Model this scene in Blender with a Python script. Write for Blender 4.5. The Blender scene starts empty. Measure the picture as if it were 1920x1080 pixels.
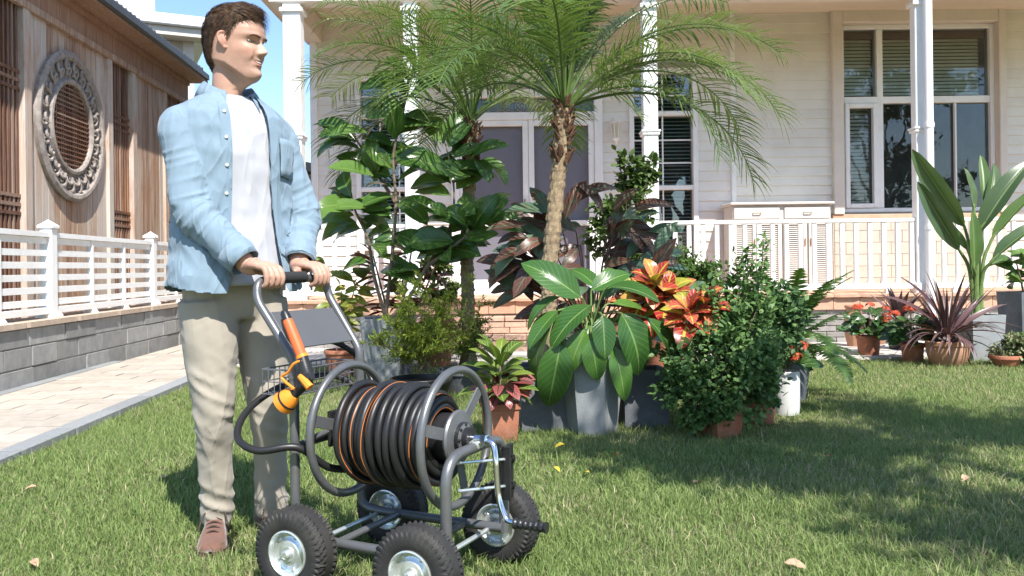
import bpy, math, random
import numpy as np
from mathutils import Vector, Matrix
random.seed(7); rng = np.random.default_rng(11)
S = bpy.context.scene; COL = S.collection
PI = math.pi
# ------------------------------------------------------------------ camera, sky, sun, exposure
CAMZ, FPX, ROLL = 0.92, 1600.0, 0.0122
cam = bpy.data.cameras.new('camera'); camo = bpy.data.objects.new('camera', cam); COL.objects.link(camo)
cam.sensor_width = 36.0; cam.lens = 30.0; cam.shift_y = -40.0 / 1920.0
cam.clip_start = 0.05; cam.clip_end = 2000
camo.location = (0, 0, CAMZ); camo.rotation_euler = (PI / 2, ROLL, 0)
S.camera = camo
SUN_EL = math.radians(52); SUN_H = Vector((0.39, -0.92, 0)).normalized()       # towards the sun
SUN_DIR = Vector((SUN_H.x * math.cos(SUN_EL), SUN_H.y * math.cos(SUN_EL), math.sin(SUN_EL)))
W = bpy.data.worlds.new('World'); S.world = W; W.use_nodes = True
wn = W.node_tree; wn.nodes.clear()
sky = wn.nodes.new('ShaderNodeTexSky'); sky.sky_type = 'NISHITA'; sky.sun_disc = False
sky.sun_elevation = SUN_EL; sky.sun_rotation = math.atan2(SUN_H.x, SUN_H.y); sky.altitude = 50
sky.air_density = 1.0; sky.dust_density = 0.5; sky.ozone_density = 4.0
bg = wn.nodes.new('ShaderNodeBackground'); bg.inputs[1].default_value = 0.13
wo = wn.nodes.new('ShaderNodeOutputWorld')
wn.links.new(sky.outputs[0], bg.inputs[0]); wn.links.new(bg.outputs[0], wo.inputs[0])
sl = bpy.data.lights.new('sun', 'SUN'); sl.energy = 4.3; sl.angle = math.radians(0.53); sl.color = (1.0, 0.955, 0.89)
so = bpy.data.objects.new('sun', sl); COL.objects.link(so)
so.rotation_euler = SUN_DIR.to_track_quat('Z', 'Y').to_euler(); so.location = (4, -8, 14)
S.view_settings.view_transform = 'Standard'; S.view_settings.look = 'None'
S.view_settings.exposure = 1.02; S.view_settings.gamma = 1.0
S.render.engine = 'CYCLES'
S.cycles.use_denoising = True; S.cycles.max_bounces = 8; S.cycles.transparent_max_bounces = 12
S.cycles.diffuse_bounces = 4; S.cycles.glossy_bounces = 3; S.cycles.transmission_bounces = 4
S.cycles.caustics_reflective = False; S.cycles.caustics_refractive = False
S.cycles.sample_clamp_indirect = 6

def at(px, py, Y):
    dx, dy = px - 960.0, py - 500.0
    return Vector(((dx - ROLL * dy) * Y / FPX, Y, CAMZ - (dy + ROLL * dx) * Y / FPX))
def gnd(px, py, z=0.0):
    dx, dy = px - 960.0, py - 500.0
    yy = dy + ROLL * dx
    return at(px, py, (CAMZ - z) * FPX / yy)

# ------------------------------------------------------------------ materials
def NT(name):
    m = bpy.data.materials.new(name); m.use_nodes = True
    nt = m.node_tree; nt.nodes.clear()
    out = nt.nodes.new('ShaderNodeOutputMaterial'); p = nt.nodes.new('ShaderNodeBsdfPrincipled')
    nt.links.new(p.outputs[0], out.inputs[0])
    return m, nt, p, out
def node(nt, t, **kw):
    n = nt.nodes.new(t)
    for k, v in kw.items(): setattr(n, k, v)
    return n
def rgb(c): return (c[0], c[1], c[2], 1.0)
def mixc(nt, fac, a, b, mode='MIX'):
    n = nt.nodes.new('ShaderNodeMix'); n.data_type = 'RGBA'; n.blend_type = mode
    for sock, v in ((n.inputs[0], fac), (n.inputs[6], a), (n.inputs[7], b)):
        if hasattr(v, 'is_output'): nt.links.new(v, sock)
        elif isinstance(v, (int, float)): sock.default_value = v
        else: sock.default_value = rgb(v)
    return n.outputs[2]
def maths(nt, op, a, b=None, clamp=False):
    n = nt.nodes.new('ShaderNodeMath'); n.operation = op; n.use_clamp = clamp
    for i, v in enumerate((a, b)):
        if v is None: continue
        if hasattr(v, 'is_output'): nt.links.new(v, n.inputs[i])
        else: n.inputs[i].default_value = v
    return n.outputs[0]
def coords(nt, kind='World', scale=(1, 1, 1)):
    if kind == 'World': o = nt.nodes.new('ShaderNodeNewGeometry').outputs['Position']
    else: o = nt.nodes.new('ShaderNodeTexCoord').outputs[kind]
    mp = nt.nodes.new('ShaderNodeMapping'); mp.inputs['Scale'].default_value = scale
    nt.links.new(o, mp.inputs['Vector']); return mp.outputs[0]
def noise(nt, vec, scale, detail=4, rough=0.6):
    n = nt.nodes.new('ShaderNodeTexNoise'); n.inputs['Scale'].default_value = scale
    n.inputs['Detail'].default_value = detail; n.inputs['Roughness'].default_value = rough
    nt.links.new(vec, n.inputs['Vector']); return n.outputs[0]
def ramp(nt, fac, stops):
    n = nt.nodes.new('ShaderNodeValToRGB'); nt.links.new(fac, n.inputs[0])
    e = n.color_ramp.elements
    while len(e) < len(stops): e.new(0.5)
    for i, (p, c) in enumerate(stops):
        e[i].position = p; e[i].color = rgb(c) if not isinstance(c, (int, float)) else (c, c, c, 1)
    return n.outputs[0]
def sc(c, f): return tuple(min(1, x * f) for x in c)
MAT = {}
def M(name, col, rough=0.6, metal=0.0, var=0.2, vs=5.0, bump=0.0, bs=60.0, col2=None, objvar=0.0, spec=0.5,
      kind='World', st=(1, 1, 1), dirt=None, dscale=2.0, damt=0.4, coat=0.0, sheen=0.0, rvar=0.0):
    if name in MAT: return MAT[name]
    m, nt, p, out = NT(name)
    v = coords(nt, kind, st)
    n1 = noise(nt, v, vs)
    c = ramp(nt, n1, [(0.3, sc(col, 1 - var)), (0.7, col2 if col2 else sc(col, 1 + var))])
    if dirt:
        n2 = noise(nt, coords(nt, kind, (1, 1, 1)), dscale, 6, 0.7)
        f = ramp(nt, n2, [(0.48, 0.0), (0.68, damt)]); c = mixc(nt, f, c, dirt)
    if objvar:
        oi = nt.nodes.new('ShaderNodeObjectInfo'); h = nt.nodes.new('ShaderNodeHueSaturation')
        mr = nt.nodes.new('ShaderNodeMapRange'); mr.inputs[3].default_value = 1 - objvar; mr.inputs[4].default_value = 1 + objvar
        nt.links.new(oi.outputs['Random'], mr.inputs[0]); nt.links.new(mr.outputs[0], h.inputs['Value'])
        nt.links.new(c, h.inputs['Color']); c = h.outputs[0]
    nt.links.new(c, p.inputs['Base Color'])
    p.inputs['Roughness'].default_value = rough; p.inputs['Metallic'].default_value = metal
    if rvar:
        rr = ramp(nt, noise(nt, v, vs * 3), [(0.3, max(0, rough - rvar)), (0.7, min(1, rough + rvar))]); nt.links.new(rr, p.inputs['Roughness'])
    p.inputs['Specular IOR Level'].default_value = spec
    if coat: p.inputs['Coat Weight'].default_value = coat; p.inputs['Coat Roughness'].default_value = 0.15
    if sheen: p.inputs['Sheen Weight'].default_value = sheen
    if bump:
        b = nt.nodes.new('ShaderNodeBump'); b.inputs['Strength'].default_value = bump; b.inputs['Distance'].default_value = 0.01
        nt.links.new(noise(nt, v, bs, 5), b.inputs['Height']); nt.links.new(b.outputs[0], p.inputs['Normal'])
    MAT[name] = m; return m
def LEAF(name, stops, vein=None, back=None, rough=0.35, trans=0.3, veinw=0.05, lat=0.0, latn=9.0, edge=None, spec=0.5, hue=0.0):
    """leaf: colour ramp by object random (u across, v along in the UV map), midrib, side veins, back colour, light passing through"""
    if name in MAT: return MAT[name]
    m, nt, p, out = NT(name)
    oi = nt.nodes.new('ShaderNodeObjectInfo')
    uv = nt.nodes.new('ShaderNodeUVMap'); sp = nt.nodes.new('ShaderNodeSeparateXYZ'); nt.links.new(uv.outputs[0], sp.inputs[0])
    w = noise(nt, coords(nt, 'World'), 14.0, 3)
    f = maths(nt, 'ADD', oi.outputs['Random'], maths(nt, 'MULTIPLY', maths(nt, 'SUBTRACT', w, 0.5), 0.5), True)
    c = ramp(nt, f, stops)
    au = maths(nt, 'ABSOLUTE', maths(nt, 'SUBTRACT', sp.outputs[0], 0.5))
    if edge:
        c = mixc(nt, maths(nt, 'MULTIPLY', ramp(nt, au, [(0.32, 0.0), (0.48, 1.0)]), 0.8), c, edge)
    if vein:
        mid = ramp(nt, au, [(veinw * 0.5, 1.0), (veinw, 0.0)])
        fac = mid
        if lat:
            s = maths(nt, 'SINE', maths(nt, 'MULTIPLY', maths(nt, 'SUBTRACT', sp.outputs[1], maths(nt, 'MULTIPLY', au, 0.55)), latn * 2 * PI))
            la = maths(nt, 'MULTIPLY', ramp(nt, s, [(0.62, 0.0), (0.92, 1.0)]), lat)
            fac = maths(nt, 'MAXIMUM', mid, la)
        c = mixc(nt, fac, c, vein)
        b = nt.nodes.new('ShaderNodeBump'); b.inputs['Strength'].default_value = 0.25; b.inputs['Distance'].default_value = 0.004
        nt.links.new(fac, b.inputs['Height']); nt.links.new(b.outputs[0], p.inputs['Normal'])
    if back:
        g = nt.nodes.new('ShaderNodeNewGeometry'); c = mixc(nt, g.outputs['Backfacing'], c, back)
    nt.links.new(c, p.inputs['Base Color']); p.inputs['Roughness'].default_value = rough; p.inputs['Specular IOR Level'].default_value = spec
    if trans:
        t = nt.nodes.new('ShaderNodeBsdfTranslucent'); mx = nt.nodes.new('ShaderNodeMixShader'); mx.inputs[0].default_value = trans
        tc = mixc(nt, 1.0, c, (1.0, 1.0, 0.55), 'MULTIPLY'); nt.links.new(tc, t.inputs[0])
        nt.links.new(p.outputs[0], mx.inputs[1]); nt.links.new(t.outputs[0], mx.inputs[2]); nt.links.new(mx.outputs[0], out.inputs[0])
    MAT[name] = m; return m
def VCOL(name, rough=0.6, trans=0.0, bump=0.0, bs=80, spec=0.4, sss=0.0, var=0.0):
    if name in MAT: return MAT[name]
    m, nt, p, out = NT(name)
    a = nt.nodes.new('ShaderNodeAttribute'); a.attribute_name = 'Col'; c = a.outputs['Color']
    if var:
        c = mixc(nt, 1.0, c, ramp(nt, noise(nt, coords(nt), 40), [(0.3, 1 - var), (0.7, 1.0)]), 'MULTIPLY')
    nt.links.new(c, p.inputs['Base Color']); p.inputs['Roughness'].default_value = rough; p.inputs['Specular IOR Level'].default_value = spec
    if sss:
        p.inputs['Subsurface Weight'].default_value = sss; p.inputs['Subsurface Radius'].default_value = (0.012, 0.005, 0.003); p.inputs['Subsurface Scale'].default_value = 0.6
    if bump:
        b = nt.nodes.new('ShaderNodeBump'); b.inputs['Strength'].default_value = bump; b.inputs['Distance'].default_value = 0.004
        nt.links.new(noise(nt, coords(nt), bs, 5), b.inputs['Height']); nt.links.new(b.outputs[0], p.inputs['Normal'])
    if trans:
        t = nt.nodes.new('ShaderNodeBsdfTranslucent'); mx = nt.nodes.new('ShaderNodeMixShader'); mx.inputs[0].default_value = trans
        nt.links.new(c, t.inputs[0]); nt.links.new(p.outputs[0], mx.inputs[1]); nt.links.new(t.outputs[0], mx.inputs[2]); nt.links.new(mx.outputs[0], out.inputs[0])
    MAT[name] = m; return m
def GLASS(name, tint=(0.9, 0.95, 0.95), refl=0.05):
    if name in MAT: return MAT[name]
    m, nt, p, out = NT(name)
    t = nt.nodes.new('ShaderNodeBsdfTransparent'); t.inputs[0].default_value = rgb(tint)
    g = nt.nodes.new('ShaderNodeBsdfGlossy'); g.inputs['Roughness'].default_value = 0.01
    b = nt.nodes.new('ShaderNodeBump'); b.inputs['Strength'].default_value = 0.06; b.inputs['Distance'].default_value = 0.02
    nt.links.new(noise(nt, coords(nt), 2.0, 2), b.inputs['Height']); nt.links.new(b.outputs[0], g.inputs['Normal'])
    fr = nt.nodes.new('ShaderNodeFresnel'); fr.inputs[0].default_value = 1.5
    mx = nt.nodes.new('ShaderNodeMixShader'); nt.links.new(maths(nt, 'ADD', fr.outputs[0], refl, True), mx.inputs[0])
    nt.links.new(t.outputs[0], mx.inputs[1]); nt.links.new(g.outputs[0], mx.inputs[2]); nt.links.new(mx.outputs[0], out.inputs[0])
    MAT[name] = m; return m

# ------------------------------------------------------------------ geometry helpers
def link(name, data, parent=None, loc=None, rot=None):
    o = bpy.data.objects.new(name, data); COL.objects.link(o)
    if parent: o.parent = parent
    if loc is not None: o.location = loc
    if rot is not None: o.rotation_euler = rot
    return o
def thing(name, label, cat, loc=(0, 0, 0), rz=0.0, group=None):
    o = link(name, None, None, loc, (0, 0, rz)); o.empty_display_size = 0.1
    return tag(o, label, cat, group)
def tag(o, label, cat, group=None):
    o['label'] = label; o['category'] = cat
    if group: o['group'] = group
    return o
class MB:
    def __init__(s): s.v = []; s.f = []; s.uv = []
    def add(s, V, F, UV=None):
        b = len(s.v); s.v += [tuple(x) for x in V]; s.f += [tuple(i + b for i in f) for f in F]
        s.uv += [tuple(x) for x in UV] if UV is not None else [(0.0, 0.0)] * len(V); return s
    def box(s, c, d, R=None, bev=0.0, taper=1.0):
        hx, hy, hz = d[0] / 2, d[1] / 2, d[2] / 2
        if bev <= 0:
            V = [(x * hx * (taper if z > 0 else 1), y * hy * (taper if z > 0 else 1), z * hz) for z in (-1, 1) for y in (-1, 1) for x in (-1, 1)]
            F = [(0, 2, 3, 1), (4, 5, 7, 6), (0, 1, 5, 4), (2, 6, 7, 3), (0, 4, 6, 2), (1, 3, 7, 5)]
        else:
            b = min(bev, hx * .9, hy * .9, hz * .9); V = []; 
            def oct_(x, y, z): return [(-x + b, -y, z), (x - b, -y, z), (x, -y + b, z), (x, y - b, z), (x - b, y, z), (-x + b, y, z), (-x, y - b, z), (-x, -y + b, z)]
            t = taper
            for (k, z, q) in ((-1, -hz, b), (0, -hz + b, 0), (0, hz - b, 0), (1, hz, b)):
                tt = t if z > 0 else 1
                V += [(a * tt, c_ * tt, zz) for a, c_, zz in oct_(hx - q, hy - q, z)]
            F = [tuple(range(7, -1, -1)), tuple(range(24, 32))]
            for r in range(3):
                for i in range(8): F.append((r * 8 + i, r * 8 + (i + 1) % 8, r * 8 + 8 + (i + 1) % 8, r * 8 + 8 + i))
        if R is not None: V = [tuple(R @ Vector(p)) for p in V]
        return s.add([(p[0] + c[0], p[1] + c[1], p[2] + c[2]) for p in V], F)
    def tube(s, pts, r, n=10, closed=False, cap=True, vrep=1.0, twist=0.0):
        pts = [Vector(p) for p in pts]; N = len(pts)
        rr = r if hasattr(r, '__len__') else [r] * N
        T = []
        for i in range(N):
            a = pts[(i - 1) % N] if (closed or i > 0) else pts[i]; b = pts[(i + 1) % N] if (closed or i < N - 1) else pts[i]
            t = (b - a); T.append(t.normalized() if t.length > 1e-9 else Vector((0, 0, 1)))
        up = Vector((0, 0, 1)) if abs(T[0].z) < 0.9 else Vector((1, 0, 0))
        nrm = (up - T[0] * up.dot(T[0])).normalized(); V = []; UV = []
        for i in range(N):
            nrm = (nrm - T[i] * nrm.dot(T[i])).normalized(); bi = T[i].cross(nrm)
            for k in range(n):
                a = 2 * PI * k / n + twist * i
                V.append(pts[i] + (nrm * math.cos(a) + bi * math.sin(a)) * rr[i]); UV.append((k / n, i * vrep / N))
        F = []
        for i in range(N if closed else N - 1):
            j = (i + 1) % N
            for k in range(n): F.append((i * n + k, i * n + (k + 1) % n, j * n + (k + 1) % n, j * n + k))
        if cap and not closed: F.append(tuple(range(n - 1, -1, -1))); F.append(tuple((N - 1) * n + k for k in range(n)))
        return s.add(V, F, UV)
    def lathe(s, prof, n=24, c=(0, 0, 0), ax='z', sq=None, cap=True):
        V = []; F = []
        for (r, z) in prof:
            for k in range(n):
                a = 2 * PI * k / n; x, y = r * math.cos(a), r * math.sin(a)
                if sq:
                    q = max(abs(math.cos(a)), abs(math.sin(a))); fx = r / q * sq + r * (1 - sq); x, y = fx * math.cos(a), fx * math.sin(a)
                p = (x, y, z) if ax == 'z' else ((z, x, y) if ax == 'x' else (y, z, x))
                V.append((p[0] + c[0], p[1] + c[1], p[2] + c[2]))
        m = len(prof)
        for i in range(m - 1):
            for k in range(n): F.append((i * n + k, i * n + (k + 1) % n, (i + 1) * n + (k + 1) % n, (i + 1) * n + k))
        if cap: F.append(tuple(range(n - 1, -1, -1))); F.append(tuple((m - 1) * n + k for k in range(n)))
        return s.add(V, F)
    def sphere(s, c, r, n=10, m=7):
        rx = r if hasattr(r, '__len__') else (r, r, r); V = []; F = []
        for i in range(m + 1):
            t = PI * i / m
            for k in range(n):
                a = 2 * PI * k / n; V.append((c[0] + rx[0] * math.sin(t) * math.cos(a), c[1] + rx[1] * math.sin(t) * math.sin(a), c[2] - rx[2] * math.cos(t)))
        for i in range(m):
            for k in range(n): F.append((i * n + k, i * n + (k + 1) % n, (i + 1) * n + (k + 1) % n, (i + 1) * n + k))
        return s.add(V, F)
    def mesh(s, name, smooth=False, angle=None):
        me = bpy.data.meshes.new(name); me.from_pydata(s.v, [], s.f)
        if any(u != (0.0, 0.0) for u in s.uv):
            l = me.uv_layers.new(name='UVMap'); vi = np.empty(len(me.loops), dtype=np.int32); me.loops.foreach_get('vertex_index', vi)
            l.data.foreach_set('uv', np.array(s.uv, dtype=np.float32)[vi].ravel())
        if smooth: me.shade_smooth()
        if smooth and angle: me.set_sharp_from_angle(angle=math.radians(angle))
        me.update(); return me
    def build(s, name, mat, parent=None, smooth=False, loc=None, rot=None, angle=40):
        me = s.mesh(name, smooth, angle); me.materials.append(mat)
        return link(name, me, parent, loc, rot)
def bulk(name, V, F, mat, parent=None, col=None, smooth=False):
    V = np.asarray(V, dtype=np.float32); F = np.asarray(F, dtype=np.int32); k = F.shape[1]
    me = bpy.data.meshes.new(name); me.vertices.add(len(V)); me.vertices.foreach_set('co', V.ravel())
    me.loops.add(F.size); me.loops.foreach_set('vertex_index', F.ravel())
    me.polygons.add(len(F)); me.polygons.foreach_set('loop_start', np.arange(0, F.size, k, dtype=np.int32))
    me.polygons.foreach_set('loop_total', np.full(len(F), k, dtype=np.int32))
    if smooth: me.polygons.foreach_set('use_smooth', np.ones(len(F), dtype=bool))
    me.update(calc_edges=True)
    if col is not None:
        a = me.color_attributes.new('Col', 'FLOAT_COLOR', 'POINT'); c4 = np.ones((len(V), 4), dtype=np.float32); c4[:, :3] = col; a.data.foreach_set('color', c4.ravel())
    me.materials.append(mat); return link(name, me, parent)
def cr(P, n=6, closed=False):
    P = [Vector(p) for p in P]; out = []; N = len(P)
    for i in range(N if closed else N - 1):
        g = (lambda k: P[k % N]) if closed else (lambda k: P[max(0, min(N - 1, k))])
        a, b, c, d = g(i - 1), g(i), g(i + 1), g(i + 2)
        for j in range(n):
            t = j / n; out.append(0.5 * (2 * b + (c - a) * t + (2 * a - 5 * b + 4 * c - d) * t * t + (3 * b - a - 3 * c + d) * t ** 3))
    if not closed: out.append(P[-1])
    return out
def bend(P, r=0.06, n=7):
    """polyline with its corners rounded, as a bent tube"""
    P = [Vector(p) for p in P]; out = [P[0]]
    for i in range(1, len(P) - 1):
        a, b, c = P[i - 1], P[i], P[i + 1]; u = (a - b); w = (c - b); q = min(r, u.length * .49, w.length * .49)
        s, e = b + u.normalized() * q, b + w.normalized() * q
        for j in range(n + 1):
            t = j / n; out.append(s * (1 - t) ** 2 + b * 2 * t * (1 - t) + e * t * t)
    out.append(P[-1]); return out
def vnoise(P, f=1.0, seed=0):
    P = np.asarray(P, dtype=np.float64) * f + seed * 17.31; i = np.floor(P).astype(np.int64); t = P - i; t = t * t * (3 - 2 * t)
    def h(a, b, c):
        n = (a * 374761393 + b * 668265263 + c * 2147483647 + seed * 974711) & 0x7fffffff
        n = ((n ^ (n >> 13)) * 1274126177) & 0x7fffffff
        return ((n ^ (n >> 16)) & 0xffff) / 65535.0
    r = 0
    for dx in (0, 1):
        for dy in (0, 1):
            for dz in (0, 1):
                w = (t[:, 0] if dx else 1 - t[:, 0]) * (t[:, 1] if dy else 1 - t[:, 1]) * (t[:, 2] if dz else 1 - t[:, 2])
                r = r + w * h(i[:, 0] + dx, i[:, 1] + dy, i[:, 2] + dz)
    return r * 2 - 1
UNIT = {}
def unit_box(mat, bev=0.0):
    k = (mat.name, bev)
    if k not in UNIT:
        me = MB().box((0, 0, 0), (1, 1, 1), bev=bev).mesh('block'); me.materials.append(mat); UNIT[k] = me
    return UNIT[k]
def piece(name, c, d, mat, parent, rz=0.0, bev=0.0):
    o = link(name, unit_box(mat, bev), parent, c, (0, 0, rz)); o.scale = d; return o
def bx(name, lo, hi, mat, parent=None, bev=0.0):
    c = [(a + b) / 2 for a, b in zip(lo, hi)]; d = [b - a for a, b in zip(lo, hi)]
    return MB().box(c, d, bev=bev).build(name, mat, parent)
def basis(d, up):
    y = Vector(d).normalized(); u = Vector(up); z = u - y * u.dot(y)
    if z.length < 1e-4: z = Vector((1, 0, 0)) - y * y.x
    z.normalize(); x = y.cross(z); m = Matrix.Identity(3); m.col[0] = x; m.col[1] = y; m.col[2] = z
    return m
def leaf_mesh(mat, width=0.4, droop=0.5, fold=0.25, wpos=0.45, ripple=0.0, rows=8, tip=1.0, stalk=0.0, cols=5, curl=0.0, seed=0, name='leaf'):
    V = []; UV = []; F = []; y = z = 0.0; ang = 0.0; ph = seed * 1.7
    us = [-1 + 2 * k / (cols - 1) for k in range(cols)]
    for i in range(rows + 1):
        t = i / rows
        if t <= wpos: w = math.sin(0.5 * PI * (t / wpos)) ** 0.75 if t > 0 else 0.0
        else: w = math.cos(0.5 * PI * ((t - wpos) / (1 - wpos))) ** tip if t < 1 else 0.0
        w = max(w, 0.02) * width / 2
        if i > 0:
            ang = -droop * (t ** 1.3); y += math.cos(ang) / rows; z += math.sin(ang) / rows
        for u in us:
            zz = z + fold * abs(u) * w * math.cos(ang) + ripple * math.sin(5 * PI * t + ph + (1.5 if u > 0 else 0)) * abs(u) ** 2 * width - curl * (u * u) * w
            V.append((u * w, y + stalk, zz)); UV.append((0.5 + u * 0.5, t))
    c = cols
    for i in range(rows):
        for k in range(c - 1): F.append((i * c + k, i * c + k + 1, (i + 1) * c + k + 1, (i + 1) * c + k))
    b = MB().add(V, F, UV)
    me = b.mesh(name, True); me.materials.append(mat); return me
def place_leaf(me, parent, p, d, up=(0, 0, 1), s=1.0, name='leaf', wid=1.0):
    o = bpy.data.objects.new(name, me); COL.objects.link(o); o.parent = parent
    m = basis(d, up).to_4x4() @ Matrix.Diagonal((s * wid, s, s, 1)); m.translation = Vector(p) - (parent.location if parent else Vector())
    o.matrix_basis = m; return o
def scatter(TV, TF, pos, d, up, s):
    """many copies of a small leaf (TV, TF) as one set of arrays"""
    TV = np.asarray(TV, float); TF = np.asarray(TF); pos = np.asarray(pos, float); d = np.asarray(d, float); up = np.asarray(up, float)
    y = d / (np.linalg.norm(d, axis=1, keepdims=True) + 1e-9); z = up - y * (up * y).sum(1, keepdims=True); z /= np.linalg.norm(z, axis=1, keepdims=True) + 1e-9
    x = np.cross(y, z); s = np.asarray(s, float).reshape(-1, 1, 1)
    V = pos[:, None, :] + s * (TV[None, :, 0:1] * x[:, None, :] + TV[None, :, 1:2] * y[:, None, :] + TV[None, :, 2:3] * z[:, None, :])
    F = TF[None] + (np.arange(len(pos)) * len(TV))[:, None, None]
    return V.reshape(-1, 3), F.reshape(-1, TF.shape[1])
LV4 = [(0, 0, 0), (0.3, 0.35, 0.06), (0.22, 0.75, 0.02), (0, 1, -0.08), (-0.22, 0.75, 0.02), (-0.3, 0.35, 0.06), (0, 0.4, -0.02), (0, 0.78, -0.03)]
LF4 = [(0, 1, 6), (6, 1, 2), (6, 2, 7), (7, 2, 3), (0, 6, 5), (6, 4, 5), (6, 7, 4), (7, 3, 4)]
LV2 = [(0, 0, 0), (0.3, 0.45, 0.07), (0, 1, -0.05), (-0.3, 0.45, 0.07)]
LF2 = [(0, 1, 2), (0, 2, 3)]
def runit(n):
    v = rng.normal(size=(n, 3)); return v / np.linalg.norm(v, axis=1, keepdims=True)
# ------------------------------------------------------------------ ground, lawn, path
m_soil = M('earth', (0.14, 0.15, 0.055), 0.95, var=0.35, vs=9, bump=0.6, bs=70, col2=(0.20, 0.19, 0.08))
m_pave = M('paver_stone', (0.42, 0.37, 0.31), 0.85, var=0.14, vs=14, bump=0.35, bs=160, objvar=0.10, dirt=(0.36, 0.32, 0.24), dscale=3, damt=0.35)
m_bed = M('mortar_bed', (0.34, 0.31, 0.26), 0.95, var=0.2, vs=30, bump=0.3)
m_kerb = M('grey_granite', (0.245, 0.255, 0.26), 0.8, var=0.15, vs=60, bump=0.3, bs=200, objvar=0.1, dirt=(0.22, 0.22, 0.17), dscale=4, damt=0.4)
m_slab = M('pale_concrete', (0.54, 0.50, 0.45), 0.9, var=0.12, vs=8, bump=0.25, bs=120, objvar=0.08, dirt=(0.36, 0.34, 0.28), dscale=2.2, damt=0.4)
def struct(o): o['kind'] = 'structure'; return o
SL = -0.0625                                          # the side path, its wall and the wooden house run along this slope (dx per metre of y)
DA = -math.atan(SL)                                   # their heading
def SX(x0, y): return x0 + SL * y
struct(MB().add([(-400, -300, -0.03), (400, -300, -0.03), (400, 900, -0.03), (-400, 900, -0.03)], [(0, 1, 2, 3)]).build('ground', m_soil))
KX = -2.16                                            # kerb line
lawn_back = 8.0
struct(MB().add([(SX(KX, -6), -6, 0), (14, -6, 0), (14, lawn_back, 0), (SX(KX, lawn_back), lawn_back, 0)], [(0, 1, 2, 3)]).build('lawn', m_soil))
path = struct(MB().add([(SX(-3.42, 1), 1, 0.012), (SX(KX - .12, 1), 1, 0.012), (SX(KX - .12, 16), 16, 0.012), (SX(-3.42, 16), 16, 0.012)], [(0, 1, 2, 3)]).build('side_path', m_bed))
# pavers in running bond along the path (250 largest in view), border kerbs
cnt = 0; y = 3.0; row = 0
while y < 15.6:
    d = 0.21 if y < 9 else 0.42
    xw0, xw1 = SX(-3.38, y) , SX(KX - 0.13, y); L = 0.42; x = xw0 + 0.04 - (0.21 if row % 2 else 0)
    while x < xw1 - 0.02:
        a, b = max(x, xw0 + 0.04), min(x + L, xw1)
        if b - a > 0.05 and cnt < 290:
            piece('paver', ((a + b) / 2 , y + d / 2, 0.021 + random.uniform(-.003, .003)), (b - a - 0.010, d - 0.010, 0.03), m_pave, path, DA, 0.02); cnt += 1
        x += L
    y += d; row += 1
kerb = struct(bx('kerb_bed', (SX(KX, 8) - .2, 1.2, -0.02), (SX(KX, 8) - .1, 1.3, 0.01), m_bed)); kerb.name = 'kerb'
y = 1.2
while y < lawn_back + 0.3:
    piece('kerb_stone', (SX(KX - 0.06, y + .3), y + 0.3, 0.0), (0.12, 0.592, 0.09), m_kerb, kerb, DA, 0.03)
    piece('kerb_stone', (SX(-3.36, y + .3), y + 0.3, 0.012), (0.10, 0.592, 0.06), m_kerb, kerb, DA, 0.03); y += 0.6
# paved strip along the front of the house
strip = struct(MB().add([(SX(KX, 8), lawn_back, 0.006), (14, lawn_back, 0.006), (14, 9.66, 0.006), (SX(KX, 9), 9.66, 0.006)], [(0, 1, 2, 3)]).build('front_path', m_bed))
y = lawn_back + 0.01
for r in range(2):
    x = -2.62 - 0.3 * (r % 2)
    while x < 9:
        piece('paving_slab', (x + .32, y + .40, 0.012), (0.63, 0.79, 0.03), m_slab, strip, 0, 0.012); x += 0.64
    y += 0.80
# ------------------------------------------------------------------ garden wall of grey blocks with the white fence on top
m_block = M('grey_block', (0.26, 0.26, 0.255), 0.9, var=0.18, vs=10, bump=0.4, bs=110, objvar=0.22, dirt=(0.36, 0.34, 0.31), dscale=3, damt=0.4)
m_mortar = M('mortar', (0.47, 0.455, 0.42), 0.95, var=0.15, vs=20, bump=0.3)
m_coping = M('coping_stone', (0.46, 0.36, 0.28), 0.85, var=0.15, vs=12, bump=0.2, objvar=0.1)
m_white = M('white_paint', (0.83, 0.83, 0.82), 0.45, var=0.03, vs=4, bump=0.04, bs=90, dirt=(0.62, 0.60, 0.54), dscale=5, damt=0.25)
WX = -3.42; WH = 0.50
wall = thing('garden_wall', 'low grey stone block wall beside the paved side path', 'wall', (0, 0, 0))
def sbox(name, y0, y1, xo0, xo1, z0, z1, mat, parent, bev=0.0):
    """box along the sloping side line: xo = offsets from the wall face"""
    c = (SX(WX, (y0 + y1) / 2) + (xo0 + xo1) / 2, (y0 + y1) / 2, (z0 + z1) / 2)
    return piece(name, c, (xo1 - xo0, (y1 - y0) / math.cos(DA), z1 - z0), mat, parent, DA, bev)
sbox('wall_core', 4.0, 16.0, -0.30, -0.012, 0, WH - 0.005, m_mortar, wall)
hs = [0.0, 0.17, 0.335, WH - 0.02]
for r in range(3):
    y = 4.05 + 0.24 * (r % 2)
    while y < 15.6:
        L = random.choice((0.5, 0.62, 0.42, 0.56)); k = random.uniform(0, 0.012)
        sbox('block', y + .006, y + L - .006, -0.09, 0.0 + k, hs[r] + .006, hs[r + 1] - .006, m_block, wall, 0.02); y += L
y = 4.0
while y < 15.8:
    sbox('coping', y + .002, y + 0.898, -0.33, 0.03, WH - 0.018, WH + 0.03, m_coping, wall, 0.04); y += 0.9
fence = thing('picket_fence', 'white slatted vinyl fence standing on the grey block wall', 'fence', (0, 0, 0))
FZ0, FZ1 = WH + 0.10, WH + 0.75
posts = [4.9, 7.35, 9.79, 12.23, 14.7]
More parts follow.
